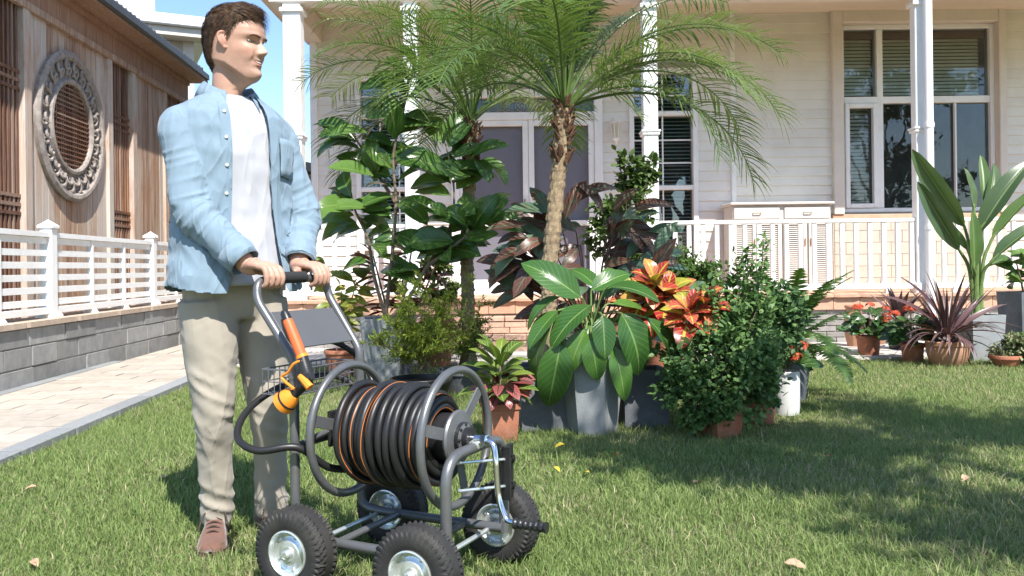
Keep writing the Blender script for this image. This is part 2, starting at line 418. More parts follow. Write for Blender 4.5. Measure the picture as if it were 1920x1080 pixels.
for i, yp in enumerate(posts):
    sbox('post', yp - .05, yp + .05, -0.16, -0.06, WH + 0.03, FZ1 + 0.05, m_white, fence, 0.02)
    x = SX(WX, yp) - 0.11
    MB().lathe([(0.092, 0), (0.092, 0.022), (0.07, 0.035), (0.055, 0.042), (0.0, 0.075)], 4, (0, 0, 0), sq=0.0, cap=False).build('post_cap', m_white, fence, False, (x, yp, FZ1 + 0.05), (0, 0, PI / 4 + DA))
    MB().lathe([(0.115, 0), (0.115, 0.02), (0.08, 0.05)], 4, (0, 0, 0)).build('post_base', m_white, fence, False, (x, yp, WH + 0.031), (0, 0, PI / 4 + DA))
    if i + 1 < len(posts):
        y0, y1 = yp + 0.052, posts[i + 1] - 0.052
        sbox('top_rail', y0, y1, -0.15, -0.07, FZ1 - 0.03, FZ1 + 0.012, m_white, fence, 0.03)
        sbox('bottom_rail', y0, y1, -0.145, -0.075, FZ0 - 0.035, FZ0 + 0.02, m_white, fence, 0.03)
        n = 6
        for k in range(n):
            z = FZ0 + 0.075 + k * (FZ1 - FZ0 - 0.125) / (n - 1) - .01
            sbox('slat', y0, y1, -0.121, -0.099, z - 0.027, z + 0.027, m_white, fence, 0.03)
        for q in (1 / 3, 2 / 3):
            ym = y0 + (y1 - y0) * q
            sbox('mullion', ym - .018, ym + .018, -0.138, -0.082, FZ0 + 0.021, FZ1 - 0.031, m_white, fence, 0.03)
            MB().lathe([(0.075, 0), (0.045, 0.05), (0.04, 0.066)], 4).build('rail_foot', m_white, fence, False, (SX(WX, ym) - 0.11, ym, WH + 0.031), (0, 0, PI / 4 + DA))
# ------------------------------------------------------------------ wooden house behind the fence
def WOOD(name, a, b, c, objv=0.2):
    if name in MAT: return MAT[name]
    m, nt, p, out = NT(name)
    v = coords(nt, 'World', (9, 9, 0.55)); n1 = noise(nt, v, 3.2, 6, 0.65)
    v2 = coords(nt, 'World', (60, 60, 1.6)); n2 = noise(nt, v2, 2.0, 5, 0.7)
    f = maths(nt, 'ADD', maths(nt, 'MULTIPLY', n1, 0.62), maths(nt, 'MULTIPLY', n2, 0.38))
    oi = nt.nodes.new('ShaderNodeObjectInfo')
    f = maths(nt, 'ADD', f, maths(nt, 'MULTIPLY', maths(nt, 'SUBTRACT', oi.outputs['Random'], 0.5), objv))
    col = ramp(nt, f, [(0.30, a), (0.46, b), (0.64, c), (0.8, sc(c, 1.12))])
    st_ = ramp(nt, noise(nt, coords(nt, 'World', (1.6, 1.6, .5)), 1.5, 7, .72), [(.50, 0.0), (.64, .6)]); col = mixc(nt, st_, col, mixc(nt, n2, sc(a, .9), (.52, .25, .11)))
    nt.links.new(col, p.inputs['Base Color']); p.inputs['Roughness'].default_value = 0.85; p.inputs['Specular IOR Level'].default_value = 0.25
    bp = nt.nodes.new('ShaderNodeBump'); bp.inputs['Strength'].default_value = 0.5; bp.inputs['Distance'].default_value = 0.006
    nt.links.new(n2, bp.inputs['Height']); nt.links.new(bp.outputs[0], p.inputs['Normal'])
    MAT[name] = m; return m
m_plank = WOOD('weathered_plank', (0.29, 0.155, 0.10), (0.50, 0.37, 0.275), (0.58, 0.51, 0.45), 0.3)
m_beam = WOOD('brown_beam', (0.21, 0.095, 0.06), (0.35, 0.20, 0.13), (0.48, 0.34, 0.26), 0.1)
m_slat = WOOD('dark_slat', (0.10, 0.045, 0.03), (0.20, 0.11, 0.075), (0.32, 0.22, 0.17), 0.25)
m_carve = M('grey_carved_wood', (0.30, 0.25, 0.215), 0.85, var=0.3, vs=14, bump=0.5, bs=90, col2=(0.42, 0.37, 0.33))
m_dark = M('dark_inside', (0.02, 0.016, 0.014), 0.95, var=0.2)
m_tile = M('dark_roof_tile', (0.055, 0.055, 0.06), 0.6, var=0.3, vs=9, objvar=0.2)
wh = thing('wooden_house', 'weathered brown timber house with a round carved lattice window', 'house', (0, 0, 0))
HX = -4.5
def hp(y, out, z): return (SX(HX, y) + out, y, z)
def hbox(name, y0, y1, o0, o1, z0, z1, mat, parent, bev=0.0):
    ym = (y0 + y1) / 2
    return piece(name, (SX(HX, ym) + (o0 + o1) / 2, ym, (z0 + z1) / 2), (o1 - o0, (y1 - y0) / math.cos(DA), z1 - z0), mat, parent, DA, bev)
hbox('wall_core', 6.0, 14.1, -3.0, -0.10, 0.0, 4.1, m_dark, wh)
hbox('gable_wall', 14.08, 14.14, -3.0, 0.02, 0, 4.1, m_beam, wh)
cuts = [('slat', 7.3, 8.80), ('plank', 8.95, 10.92), ('slat', 11.06, 11.74), ('plank', 11.88, 13.02), ('slat', 13.14, 14.02)]
OV_Y, OV_Z, OV_R = 9.90, 2.60, 0.86
for kind, y0, y1 in cuts:
    if kind == 'plank':
        n = int(round((y1 - y0) / 0.14)); w = (y1 - y0) / n
        for i in range(n):
            ya, yb = y0 + i * w + .003, y0 + (i + 1) * w - .003; k = random.uniform(0, .006); ym = (ya + yb) / 2
            dd = abs(ym - OV_Y)
            if kind == 'plank' and dd < OV_R * 0.62:      # the plank stops above and below the round opening
                h = math.sqrt((OV_R * .80) ** 2 - dd * dd)
                hbox('plank', ya, yb, -0.05, 0.0 + k, 0.4, OV_Z - h, m_plank, wh); hbox('plank', ya, yb, -0.05, 0.0 + k, OV_Z + h, 3.68, m_plank, wh)
            else: hbox('plank', ya, yb, -0.05, 0.0 + k, 0.4, 3.68, m_plank, wh)
    else:
        lat = hbox('lattice_back', y0, y1, -0.09, -0.075, 0.4, 3.68, m_dark, wh)
        n = max(6, int(round((y1 - y0) / 0.083))); w = (y1 - y0) / n
        for i in range(n):
            ym = y0 + (i + .5) * w; hbox('slat', ym - .017, ym + .017, -0.055, -0.01, 0.4, 3.68, m_slat, wh)
        for zc in (2.9, 1.62):
            for k in (-0.09, 0.0, 0.09): hbox('cross_bar', y0, y1, -0.05, -0.004, zc + k - .018, zc + k + .018, m_slat, wh)
for ya, yb in ((7.16, 7.30), (8.80, 8.95), (10.92, 11.06), (11.74, 11.88), (13.02, 13.14), (14.02, 14.12)):
    hbox('post', ya, yb, -0.08, 0.045, 0.0, 3.68, m_plank, wh, 0.03)
hbox('head_beam', 6.0, 14.16, -0.10, 0.03, 3.68, 4.05, m_beam, wh); hbox('beam_trim', 6.0, 14.16, 0.0, 0.06, 3.66, 3.74, m_plank, wh, 0.05)
hbox('beam_trim', 6.0, 14.16, 0.0, 0.08, 3.98, 4.05, m_beam, wh, 0.05)
hbox('eave_board', 5.8, 14.3, -0.3, 0.33, 4.055, 4.10, m_beam, wh)
hbox('gutter', 5.8, 14.32, 0.26, 0.38, 4.08, 4.22, M('gutter_metal', (0.07, 0.068, 0.066), 0.5, var=0.15), wh, 0.2)
roof = MB().add([hp(5.8, 0.30, 4.20), hp(14.3, 0.30, 4.20), hp(14.3, -2.6, 4.72), hp(5.8, -2.6, 4.72), hp(5.8, 0.30, 4.12), hp(14.3, 0.30, 4.12), hp(14.3, -2.6, 4.64), hp(5.8, -2.6, 4.64)],
    [(0, 1, 2, 3), (7, 6, 5, 4), (0, 4, 5, 1), (1, 5, 6, 2), (2, 6, 7, 3), (3, 7, 4, 0)]).build('roof', m_tile, wh)
tm = MB().tube([(0, 0, 0), (-1.4, 0, 0.24), (-2.9, 0, 0.49)], 0.05, 8).mesh('roof_tile', True); tm.materials.append(m_tile)
for i in range(36): link('roof_tile', tm, roof, hp(9.0 + i * .147, 0.29, 4.235), (0, 0, DA))
# round window: outer rings, carved scroll band, lattice
wr = link('round_window', MB().lathe([(0.80, -0.02), (0.86, 0.0), (0.87, 0.05), (0.83, 0.075), (0.79, 0.07), (0.765, 0.04), (0.765, -0.02)], 64, ax='x', cap=False).mesh('round_window', True, 30), wh, hp(OV_Y, 0.0, OV_Z), (0, 0, DA))
wr.data.materials.append(m_carve)
MB().lathe([(0.49, -0.05), (0.49, 0.05), (0.515, 0.066), (0.545, 0.06), (0.555, 0.02), (0.775, 0.018), (0.775, -0.03)], 64, ax='x', cap=False).build('carved_band', m_carve, wr, True)
b = MB()
for k in range(22):                                    # scroll carving, two layers of curls
    a0 = 2 * PI * k / 22
    for sgn in (1, -1):
        pts = []
        for j in range(22):
            t = j / 21; th = t * 2.2 * PI; r = 0.072 * (1 - t * 0.8)
            ca, ra = a0 + sgn * 0.03, 0.655 + sgn * 0.035
            yy, zz = math.cos(ca) * ra, math.sin(ca) * ra
            pts.append((0.036 + 0.014 * math.sin(th), yy + r * math.cos(th * sgn + a0 + (0 if sgn > 0 else 2)), zz + r * math.sin(th * sgn + a0 + (0 if sgn > 0 else 2))))
        b.tube(pts, [0.021 * (1 - 0.5 * j / 21) for j in range(22)], 6)
sc_ = b.build('scroll_carving', m_carve, wr, True)
hbox('window_recess', OV_Y - .68, OV_Y + .68, -0.099, -0.07, OV_Z - .68, OV_Z + .68, m_dark, wh)
for k in range(-9, 10):
    d = k * 0.0545; h = math.sqrt(max(0, 0.51 ** 2 - d * d))
    if h < 0.05: continue
    MB().box((-0.004, d, 0), (0.03, 0.022, 2 * h)).build('lattice_bar', m_slat, wr)
for k in range(-9, 10):
    d = k * 0.0545; h = math.sqrt(max(0, 0.51 ** 2 - d * d))
    if h < 0.05: continue
    MB().box((0.012, 0, d), (0.026, 2 * h, 0.018)).build('lattice_bar', m_slat, wr)
# ------------------------------------------------------------------ pale villa behind the wooden house, hedge and shed in the gap
m_stucco = M('beige_stucco', (0.52, 0.47, 0.39), 0.9, var=0.06, vs=3, bump=0.15, bs=120)
m_glass = GLASS('window_glass'); m_blindw = M('white_blind', (0.78, 0.79, 0.76), 0.6, var=0.05)
m_trim0 = M('pale_trim', (0.62, 0.57, 0.49), 0.7, var=0.05)
villa = thing('villa', 'pale beige villa rising behind the wooden house', 'house', (0, 0, 0))
VR = math.radians(26); villa.location = (-5.95, 16.0, 0); villa.rotation_euler = (0, 0, VR)      # near corner; walls run back and to the left
bx('wall', (-8, 0, 0), (0, 9, 5.35), m_stucco, villa); bx('eave', (-8.5, -.5, 5.36), (.35, 9.5, 5.56), m_white, villa, 0.02); bx('eave_trim', (-8.4, -.4, 5.2), (.2, .0, 5.355), m_trim0, villa)
bx('upper_wall', (-7.6, .6, 5.57), (-.6, 8.6, 7.6), m_stucco, villa); bx('corner_board', (-.16, -.03, 0), (.03, .03, 5.2), m_trim0, villa)
vw = bx('window', (-1.6, -.06, 3.6), (-.75, -.001, 5.1), M('grey_blue_pane', (0.25, 0.31, 0.36), 0.2, var=0.1), villa)
bx('frame', (-1.68, -.09, 3.52), (-1.6, .01, 5.18), m_white, vw); bx('frame', (-.75, -.09, 3.52), (-.67, .01, 5.18), m_white, vw); bx('frame', (-1.2, -.09, 3.6), (-1.14, -.062, 5.1), m_white, vw)
hedge = thing('hedge', 'dark green hedge seen through the gap beside the porch', 'hedge', (-3.9, 17, 0))
N = 9000; P = rng.uniform((-0.9, -.5, 0), (0.9, .5, 2.5), (N, 3)); V, F = scatter(LV2, LF2, P, runit(N), runit(N), rng.uniform(.07, .13, N))
m_hedge = LEAF('hedge_leaf', [(0, (0.03, 0.06, 0.015)), (1, (0.06, 0.11, 0.03))], trans=0.2)
o = bulk('foliage', V, F, m_hedge, hedge); o['kind'] = 'stuff'
MB().tube([(0, 0, 0), (0.05, 0, 1.0), (0, 0, 2.0)], [.07, .05, .02], 7).build('stem', M('bark', (0.16, 0.12, 0.085), 0.9, var=0.3, vs=20, bump=0.6, bs=60), hedge, True)
shed = thing('shed', 'small grey shed roof beyond the porch column', 'shed', (0, 0, 0))
bx('wall', (-4.6, 15.6, 0), (-3.5, 16.3, 2.65), m_stucco, shed)
MB().add([(-4.9, 15.3, 2.95), (-3.3, 15.3, 2.62), (-3.3, 16.5, 2.62), (-4.9, 16.5, 2.95), (-4.9, 15.3, 3.1), (-3.3, 15.3, 2.77), (-3.3, 16.5, 2.77), (-4.9, 16.5, 3.1)],
    [(3, 2, 1, 0), (4, 5, 6, 7), (0, 1, 5, 4), (1, 2, 6, 5), (2, 3, 7, 6), (3, 0, 4, 7)]).build('roof', m_kerb, shed)
# ------------------------------------------------------------------ the white house
m_side = M('cream_siding', (0.78, 0.745, 0.69), 0.6, var=0.05, vs=3, bump=0.06, bs=70, objvar=0.035, dirt=(0.62, 0.58, 0.51), dscale=2.5, damt=0.25)
m_side2 = M('beige_board', (0.76, 0.72, 0.645), 0.6, var=0.05, vs=3, bump=0.06, bs=70, objvar=0.03, dirt=(0.6, 0.555, 0.48), dscale=2.5, damt=0.25)
m_trim = M('beige_trim', (0.68, 0.61, 0.53), 0.6, var=0.05, vs=5, bump=0.06)
m_wall = M('wall_sheathing', (0.48, 0.44, 0.38), 0.8, var=0.05)
m_deck = M('terracotta_tile', (0.55, 0.33, 0.22), 0.7, var=0.14, vs=10, bump=0.12, objvar=0.12, dirt=(0.42, 0.30, 0.22), dscale=4, damt=0.4)
m_brick = M('grey_brick', (0.33, 0.305, 0.285), 0.9, var=0.18, vs=16, bump=0.35, bs=120, objvar=0.2)
WY, DY, DZ = 11.4, 9.64, 0.56
house = thing('white_house', 'cream clapboard house with a covered porch on white columns', 'house', (0, 0, 0))
XL, XC, XR = -2.57, 2.97, 9.0
def fx(px, py=300): return at(px, py, WY).x
def fz(py, px=960): return at(px, py, WY).z
wins = dict(left=(fx(668), fx(792), 1.62, fz(143, 700)), door=(fx(846), fx(1130), DZ, fz(168, 985)), mid=(fx(1180), fx(1308), 0.88, fz(128, 1240)), right=(fx(1578), fx(1868), fz(397, 1700), fz(45, 1700)))
wins['left'] = (wins['left'][0], wins['left'][1], fz(470, 700), wins['left'][3])
holes1 = [wins['left'], wins['door'], wins['mid']]; holes2 = [wins['right']]
def spans(x0, x1, z0, z1, holes):
    out = [(x0, x1)]
    for h in holes:
        if h[2] < z1 - .002 and h[3] > z0 + .002:
            new = []
            for a, b in out:
                if h[0] > a: new.append((a, min(b, h[0])))
                if h[1] < b: new.append((max(a, h[1]), b))
                if h[1] <= a or h[0] >= b: pass
            out = [(a, b) for a, b in new if b - a > 0.02]
            # keep untouched spans once
            out = list(dict.fromkeys(out))
    return out
wm = MB()
def sheath(x0, x1, holes, yb):
    zs = sorted({DZ - .3, 4.9} | {h[2] for h in holes} | {h[3] for h in holes})
    for za, zb in zip(zs, zs[1:]):
        for a, b_ in spans(x0, x1, za, zb, holes): wm.box(((a + b_) / 2, yb + .10, (za + zb) / 2), (b_ - a, 0.16, zb - za))
sheath(XL, XC, holes1, WY + .02); sheath(XC, XR, holes2, WY + .02)
hw = wm.build('wall', m_wall, house)
wedge = [(-.5, 0.0, 0), (.5, 0.0, 0), (.5, -0.026, 0), (-.5, -0.026, 0), (-.5, 0, 1), (.5, 0, 1), (.5, -0.006, 1), (-.5, -0.006, 1)]
wf = [(0, 1, 2, 3), (7, 6, 5, 4), (3, 2, 6, 7), (0, 4, 5, 1), (1, 5, 6, 2), (0, 3, 7, 4)]
wed = {}
for mm in (m_side, m_side2):
    wed[mm.name] = MB().add(wedge, wf).mesh('siding_board'); wed[mm.name].materials.append(mm)
def boards(x0, x1, holes, mm, pitch, yo):
    z = DZ
    while z < 4.75:
        for a, b_ in spans(x0, x1, z, z + pitch, holes):
            o = link('siding_board', wed[mm.name], hw, ((a + b_) / 2, WY + .018 + yo, z)); o.scale = (b_ - a, 1.0, pitch)
        z += pitch
boards(XL, XC - .03, [(h[0], h[1], h[2], h[3]) for h in holes1], m_side, 0.134, 0)
RT = (wins['right'][0] - .14, wins['right'][1] + .10, wins['right'][2] - 1.2, wins['right'][3] + .2)
boards(XC + .03, XR, [RT], m_side2, 0.127, -0.02)
bx('corner_trim', (XL - .09, WY - .05, DZ - .3), (XL, WY + .10, 4.9), m_white, house, 0.01)
bx('corner_trim', (XC - .03, WY - .045, DZ), (XC + .03, WY + .02, 4.9), m_white, house, 0.008)
bx('end_wall', (XL - .02, WY + .12, 0), (XL + .1, 18, 4.9), m_stucco, house)
bx('back_wall', (XL, 17.9, 0), (XR, 18.1, 5.0), m_stucco, house)
room = bx('room_back', (XL + .2, WY + 1.6, DZ - .2), (XR, WY + 1.7, 4.9), M('dim_room', (0.10, 0.095, 0.09), 0.9, var=0.2), house)
bx('ceiling', (XL - .3, WY + .2, 4.9), (XR + .2, 18.2, 5.0), m_trim, house)
def frame(parent, x0, x1, z0, z1, t, y0, y1, mat, name='frame'):
    bx(name, (x0, y0, z0), (x0 + t, y1, z1), mat, parent, .006); bx(name, (x1 - t, y0, z0), (x1, y1, z1), mat, parent, .006)
    bx(name, (x0 + t, y0 + .002, z1 - t), (x1 - t, y1, z1), mat, parent, .006); bx(name, (x0 + t, y0 + .002, z0), (x1 - t, y1, z0 + t), mat, parent, .006)
def blinds(parent, x0, x1, z0, z1, y, mat, pitch=.045, tilt=0.5):
    b = MB(); z = z0
    R = Matrix.Rotation(tilt, 3, 'X')
    while z < z1: b.box(((x0 + x1) / 2, y, z), (x1 - x0, 0.05, 0.003), R); z += pitch
    o = b.build('blind_slats', mat, parent); o['kind'] = 'stuff'; return o
def gridwin(key, name, cols, rails, mats, muntins):
    x0, x1, z0, z1 = wins[key]
    w = bx(name, (x0 + .05, WY + .07, z0 + .05), (x1 - .05, WY + .078, z1 - .05), m_glass, house); w.name = name
    frame(w, x0, x1, z0, z1, .065, WY - .04, WY + .12, m_white)
    for z in rails: bx('rail', (x0 + .065, WY - .025, z - .03), (x1 - .065, WY + .11, z + .03), m_white, w, .005)
    for z in muntins: bx('muntin', (x0 + .066, WY + .045, z - .009), (x1 - .066, WY + .066, z + .009), m_white, w)
    for k in range(1, cols): xx = x0 + .065 + (x1 - x0 - .13) * k / cols; bx('muntin', (xx - .009, WY + .043, z0 + .066), (xx + .009, WY + .0645, z1 - .066), m_white, w)
    blinds(w, x0 + .07, x1 - .07, z0 + .08, z1 - .08, WY + .17, m_blindw, .05, 0.35)
    return w
gridwin('mid', 'window', 2, [fz(213, 1245), fz(352, 1245)], None, [fz(178, 1245), fz(262, 1245), fz(305, 1245)])
gridwin('left', 'window', 3, [fz(218, 720), fz(355, 720)], None, [fz(180, 720), fz(262, 720), fz(308, 720), fz(400, 720)])
# door: white frame, transom with leaded glass, two screened leaves
m_screen = M('insect_screen', (0.15, 0.145, 0.175), 0.45, var=0.06, vs=2, bump=0.05, bs=300)
m_lead = M('leaded_glass', (0.10, 0.16, 0.18), 0.12, var=0.35, vs=9)
m_brass = M('brass_came', (0.45, 0.40, 0.28), 0.35, metal=0.8, var=0.1)
x0, x1, z0, z1 = wins['door']; zt = fz(218, 985); zs = z0 + .10
door = bx('door', (x0 + .1, WY + .085, zs), (x1 - .1, WY + .10, zt), m_screen, house)
frame(door, x0, x1, zs - .098, z1, .11, WY - .05, WY + .13, m_white, 'door_frame')
bx('transom_bar', (x0 + .111, WY - .04, zt - .05), (x1 - .111, WY + .12, zt + .05), m_white, door, .005)
bx('threshold', (x0 - .1, WY - .22, z0 - .02), (x1 + .1, WY - .052, z0 + .07), m_white, door, .01)
xm = (x0 + x1) / 2 + .02
for xa, xb in ((x0 + .112, xm - .002), (xm + .002, x1 - .112)):
    frame(door, xa, xb, zs + .013, zt - .052, .075, WY - .02, WY + .07, m_white, 'door_stile')
    bx('door_stile', (xa + .076, WY - .016, zs + .80), (xb - .076, WY + .07, zs + .87), m_white, door, .004)
    bx('inner_panel', (xa + .19, WY + .10, zs + .9), (xb - .19, WY + .16, zt - .2), M('grey_panel', (0.12, 0.12, 0.15), .5, var=.05), door)
bx('door_handle', (xm - .07, WY - .06, zs + 1.0), (xm - .045, WY - .022, zs + 1.16), m_brass, door, .006)
tr = bx('transom_pane', (x0 + .115, WY + .06, zt + .052), (x1 - .115, WY + .07, z1 - .112), m_lead, door)
b = MB(); zc = (zt + z1 - .06) / 2
for k in range(5):
    cx = xm + (k - 2) * .20
    for q in (0, 1, 2):
        rr = .11 - q * .03; b.tube([(cx + rr * math.cos(a) * 1.5, WY + .052, zc + rr * .9 * math.sin(a)) for a in np.linspace(0, 2 * PI, 20, endpoint=False)], .005, 5, closed=True)
b.build('came', m_brass, tr, True)
# wall lantern
ln = at(1155, 245, WY - .12); lan = thing('wall_lantern', 'small white wall lantern beside the porch door', 'lamp', (ln.x, WY - .02, ln.z))
MB().box((0, -.0, .12), (.07, .02, .16), bev=.005).tube(bend([(0, -.01, .16), (0, -.1, .2), (0, -.11, .14)], .04), .009, 7).build('bracket', m_white, lan, True)
MB().lathe([(.02, .17), (.03, .15), (.085, .10), (.075, .095)], 6, (0, -.11, 0)).build('cap', m_white, lan)
MB().lathe([(.066, .093), (.042, -.10)], 6, (0, -.11, 0)).build('glass', M('frosted_glass', (.55, .5, .38), .3, var=.1), lan)
MB().lathe([(.05, -.10), (.045, -.12), (.015, -.14), (.012, -.17), (.0, -.185)], 6, (0, -.11, 0)).build('base', m_white, lan)
b = MB()
for k in range(6):
    a = 2 * PI * k / 6; b.tube([(.07 * math.cos(a), -.11 + .07 * math.sin(a), .094), (.045 * math.cos(a), -.11 + .045 * math.sin(a), -.101)], .006, 5)
b.build('cage', m_white, lan)
# right window: beige surround, white frames, blinds, panes
x0, x1, z0, z1 = wins['right']
rw = bx('window', (x0 + .03, WY + .085, z0 + .03), (x1 - .03, WY + .093, z1 - .03), GLASS('window_glass_front', (0.97, .99, .98), 0.0), house)
bx('surround', (x0 - .14, WY - .10, z0 - .03), (x0 - .001, WY + .14, z1 + .18), m_trim, rw, .01); bx('surround', (x1 + .001, WY - .10, z0 - .03), (x1 + .10, WY + .14, z1 + .18), m_trim, rw, .01)
bx('surround', (x0 - .001, WY - .098, z1 + .002), (x1 + .001, WY + .14, z1 + .178), m_trim, rw, .01)
frame(rw, x0, x1, z0, z1, .055, WY + .02, WY + .16, m_white)
xs, zr = fx(1653), fz(186, 1700)
bx('mullion', (xs - .04, WY + .022, z0 + .056), (xs + .04, WY + .155, z1 - .056), m_white, rw, .005)
bx('transom', (x0 + .056, WY + .024, zr - .045), (x1 - .056, WY + .15, zr + .045), m_white, rw, .005)
frame(rw, x0 + .058, xs - .042, z0 + .058, zr - .047, .06, WY - .0, WY + .08, m_white, 'casement')
m_bl2 = M('green_grey_blind', (0.80, 0.84, 0.74), 0.5, var=0.06)
blinds(rw, x0 + .06, xs - .05, zr + .06, z1 - .15, WY + .20, m_bl2, .048, 0.95); blinds(rw, xs + .05, x1 - .12, zr + .06, z1 - .15, WY + .20, m_bl2, .048, 0.95)
blinds(rw, x0 + .1, xs - .09, z0 + .1, zr - .1, WY + .20, M('cream_blind', (.66, .62, .5), .5, var=.05), .05, 0.8)
bx('blind_head', (x0 + .057, WY + .165, z1 - .15), (x1 - .057, WY + .24, z1 - .056), M('brown_pelmet', (.17, .10, .07), .7, var=.2), rw)
for q in (fx(1795), ): bx('mullion', (q - .01, WY + .03, z0 + .056), (q + .01, WY + .08, zr - .046), m_white, rw)
bx('hood', (at(1532, 20, 11).x, 10.95, 4.30), (XR, WY + .02, 4.9), m_trim, house, .01)
# tiled dado under the window
dz1 = z0 - .03
m_dado = M('cream_wall_tile', (0.50, 0.44, 0.365), 0.6, var=0.06, vs=9, objvar=0.05)
dado = bx('dado', (x0 - .14, WY - .05, DZ), (x1 + .10, WY + .018, dz1), m_trim, house)
nz = 6; hz = (dz1 - DZ - .06) / nz
for r in range(nz):
    x = x0 - .13 - (.15 if r % 2 else 0)
    while x < x1 + .09:
        a, b_ = max(x, x0 - .13), min(x + .30, x1 + .09)
        if b_ - a > .03: piece('wall_tile', ((a + b_) / 2, WY - .056, DZ + (r + .5) * hz), (b_ - a - .006, .014, hz - .006), m_dado, dado)
        x += .30
bx('sill_band', (x0 - .15, WY - .075, dz1 - .06), (x1 + .11, WY - .0, dz1), m_deck, house, .006)
# porch: deck, tile edge, grey brick base, steps
deck = bx('porch_deck', (XL - .1, DY + .03, DZ - .12), (XR, WY + .02, DZ - .008), m_bed, house)
y = DY + .02
for r in range(3):
    x = XL - .08
    while x < 8.2:
        piece('deck_tile', (x + .29, y + .29, DZ - .012), (.575, .575, .02), m_deck, deck, 0, .01); x += .58
    y += .58
x = XL - .1
while x < 8.2:
    piece('nosing_tile', (x + .15, DY - .0, DZ - .013), (.296, .07, .05), m_deck, deck, 0, .18); piece('edge_tile', (x + .15, DY + .025, DZ - .105), (.294, .03, .13), m_deck, deck, 0, .02); x += .30
base = bx('porch_base', (XL - .08, DY + .06, 0), (XR, DY + .25, DZ - .13), m_mortar, house)
zb = 0.012; r = 0; nb = 0
while zb < DZ - .18:
    x = 1.5 - (.11 if r % 2 else 0)
    while x < 7.0:
        piece('brick', (x + .1, DY + .056, zb + .03), (.208, .03, .056), m_brick, base, 0, .03); nb += 1; x += .218
    x = XL - (.11 if r % 2 else 0)
    while x < -1.15:
        piece('brick', (x + .1, DY + .056, zb + .03), (.208, .03, .056), m_brick, base, 0, .03); x += .218
    zb += .066; r += 1
steps = bx('porch_steps', (-1.05, 8.98, 0.0), (1.42, 9.0, 0.01), m_mortar, house)
m_step = M('step_brick', (0.56, 0.36, 0.26), 0.8, var=0.18, vs=14, bump=0.25, objvar=0.16, dirt=(.55, .42, .32), dscale=5, damt=.5)
for k, (ya, zt_) in enumerate(((9.08, 0.185), (9.36, 0.37))):
    bx('step_core', (-1.05, ya + .03, 0.0), (1.42, DY + .05, zt_ - .05), m_mortar, steps)
    x = -1.06
    while x < 1.40:
        piece('step_tile', (x + .12, ya + .15, zt_ - .025), (.236, .31, .045), m_step, steps, 0, .05)
        for q in range(2): piece('step_brick', (x + .12 + (.06 if q else 0), ya + .02, zt_ - .083 - q * .064), (.232, .03, .058), m_step, steps, 0, .03)
        x += .242
# columns, beam, porch roof
def column(px, w, parent, collar=True):
    c = at(px, 540, DY + .12).x; o = MB(); o.box((c, DY + .12, (DZ + 3.95) / 2), (w, w, 3.95 - DZ), bev=.008)
    col_ = o.build('column', m_white, parent)
    if collar:
        for z, ww, hh in ((2.44, .055, .025), (2.41, .035, .03), (3.86, .06, .05), (DZ + .06, .05, .12)): MB().box((c, DY + .12, z), (w + ww, w + ww, hh), bev=.006).build('collar', m_white, col_)
    return c
cxs = [column(556, .20, house), column(776, .16, house), column(1222, .165, house), column(1727, .13, house)]
bx('porch_beam', (XL - .15, DY, 3.94), (XR, DY + .24, 4.25), m_trim, house, .01)
bx('side_beam', (XL - .15, DY + .242, 3.94), (XL + .07, WY + .1, 4.25), m_trim, house, .01)
bx('porch_ceiling', (XL - .5, 9.57, 4.26), (XR, WY + .3, 4.32), M('porch_ceiling_board', (.68, .58, .46), .7, var=.04), house)
bx('fascia', (XL - .5, 9.54, 4.255), (XR, 9.568, 4.5), m_white, house)
MB().add([(XL - .5, 9.5, 4.58), (XR, 9.5, 4.58), (XR, 14, 6.3), (XL - .5, 14, 6.3), (XL - .5, 9.5, 4.501), (XR, 9.5, 4.501), (XR, 14, 6.22), (XL - .5, 14, 6.22)], [(0, 1, 2, 3), (7, 6, 5, 4), (0, 4, 5, 1), (1, 5, 6, 2), (2, 6, 7, 3), (3, 7, 4, 0)]).build('roof', m_tile, house)
dp = at(1743, 540, DY).x; pipe = MB().tube([(dp, DY - .03, 0.1), (dp, DY - .03, 4.2)], .048, 14).build('downpipe', M('white_plastic', (.8, .8, .8), .35, var=.02), house, True)
for z in (DZ + .75, 2.46, DZ + .02): MB().lathe([(.055, -.03), (.057, 0), (.055, .03)], 14, (dp, DY - .03, z)).build('pipe_joint', m_white, pipe, True)
def railing(label, xa, xb, endpost=True):
    r = thing('porch_railing', label, 'railing', (0, 0, 0)); yy = DY + .12; zt_ = DZ + .86
    bx('top_rail', (xa, yy - .035, zt_ - .045), (xb, yy + .035, zt_), m_white, r, .008); bx('bottom_rail', (xa, yy - .03, DZ + .05), (xb, yy + .03, DZ + .115), m_white, r, .008)
    n = max(2, int(round((xb - xa) / .163)))
    for k in range(n + 1):
        x = xa + .025 + (xb - xa - .05) * k / n; piece('baluster', (x, yy, (DZ + .115 + zt_ - .045) / 2), (.046, .046, zt_ - .045 - DZ - .117), m_white, r, 0, .03)
        piece('baluster_foot', (x, yy, DZ + .13), (.058, .056, .03), m_white, r, 0, .05) if k % 1 == 0 else None
    for x in (xa + .3, xb - .3): bx('foot_block', (x - .03, yy - .025, DZ), (x + .03, yy + .025, DZ + .05), m_white, r)
    return r
railing('white porch railing between the lantern side column and the downpipe', cxs[2] + .09, cxs[3] - .08)
railing('white porch railing behind the broad banana-like leaves past the downpipe', cxs[3] + .08, cxs[3] + 3.0)
railing('short white porch railing behind the glossy fig tree', cxs[0] + .10, cxs[1] - .085)
np_ = at(607, 470, DY + .1).x
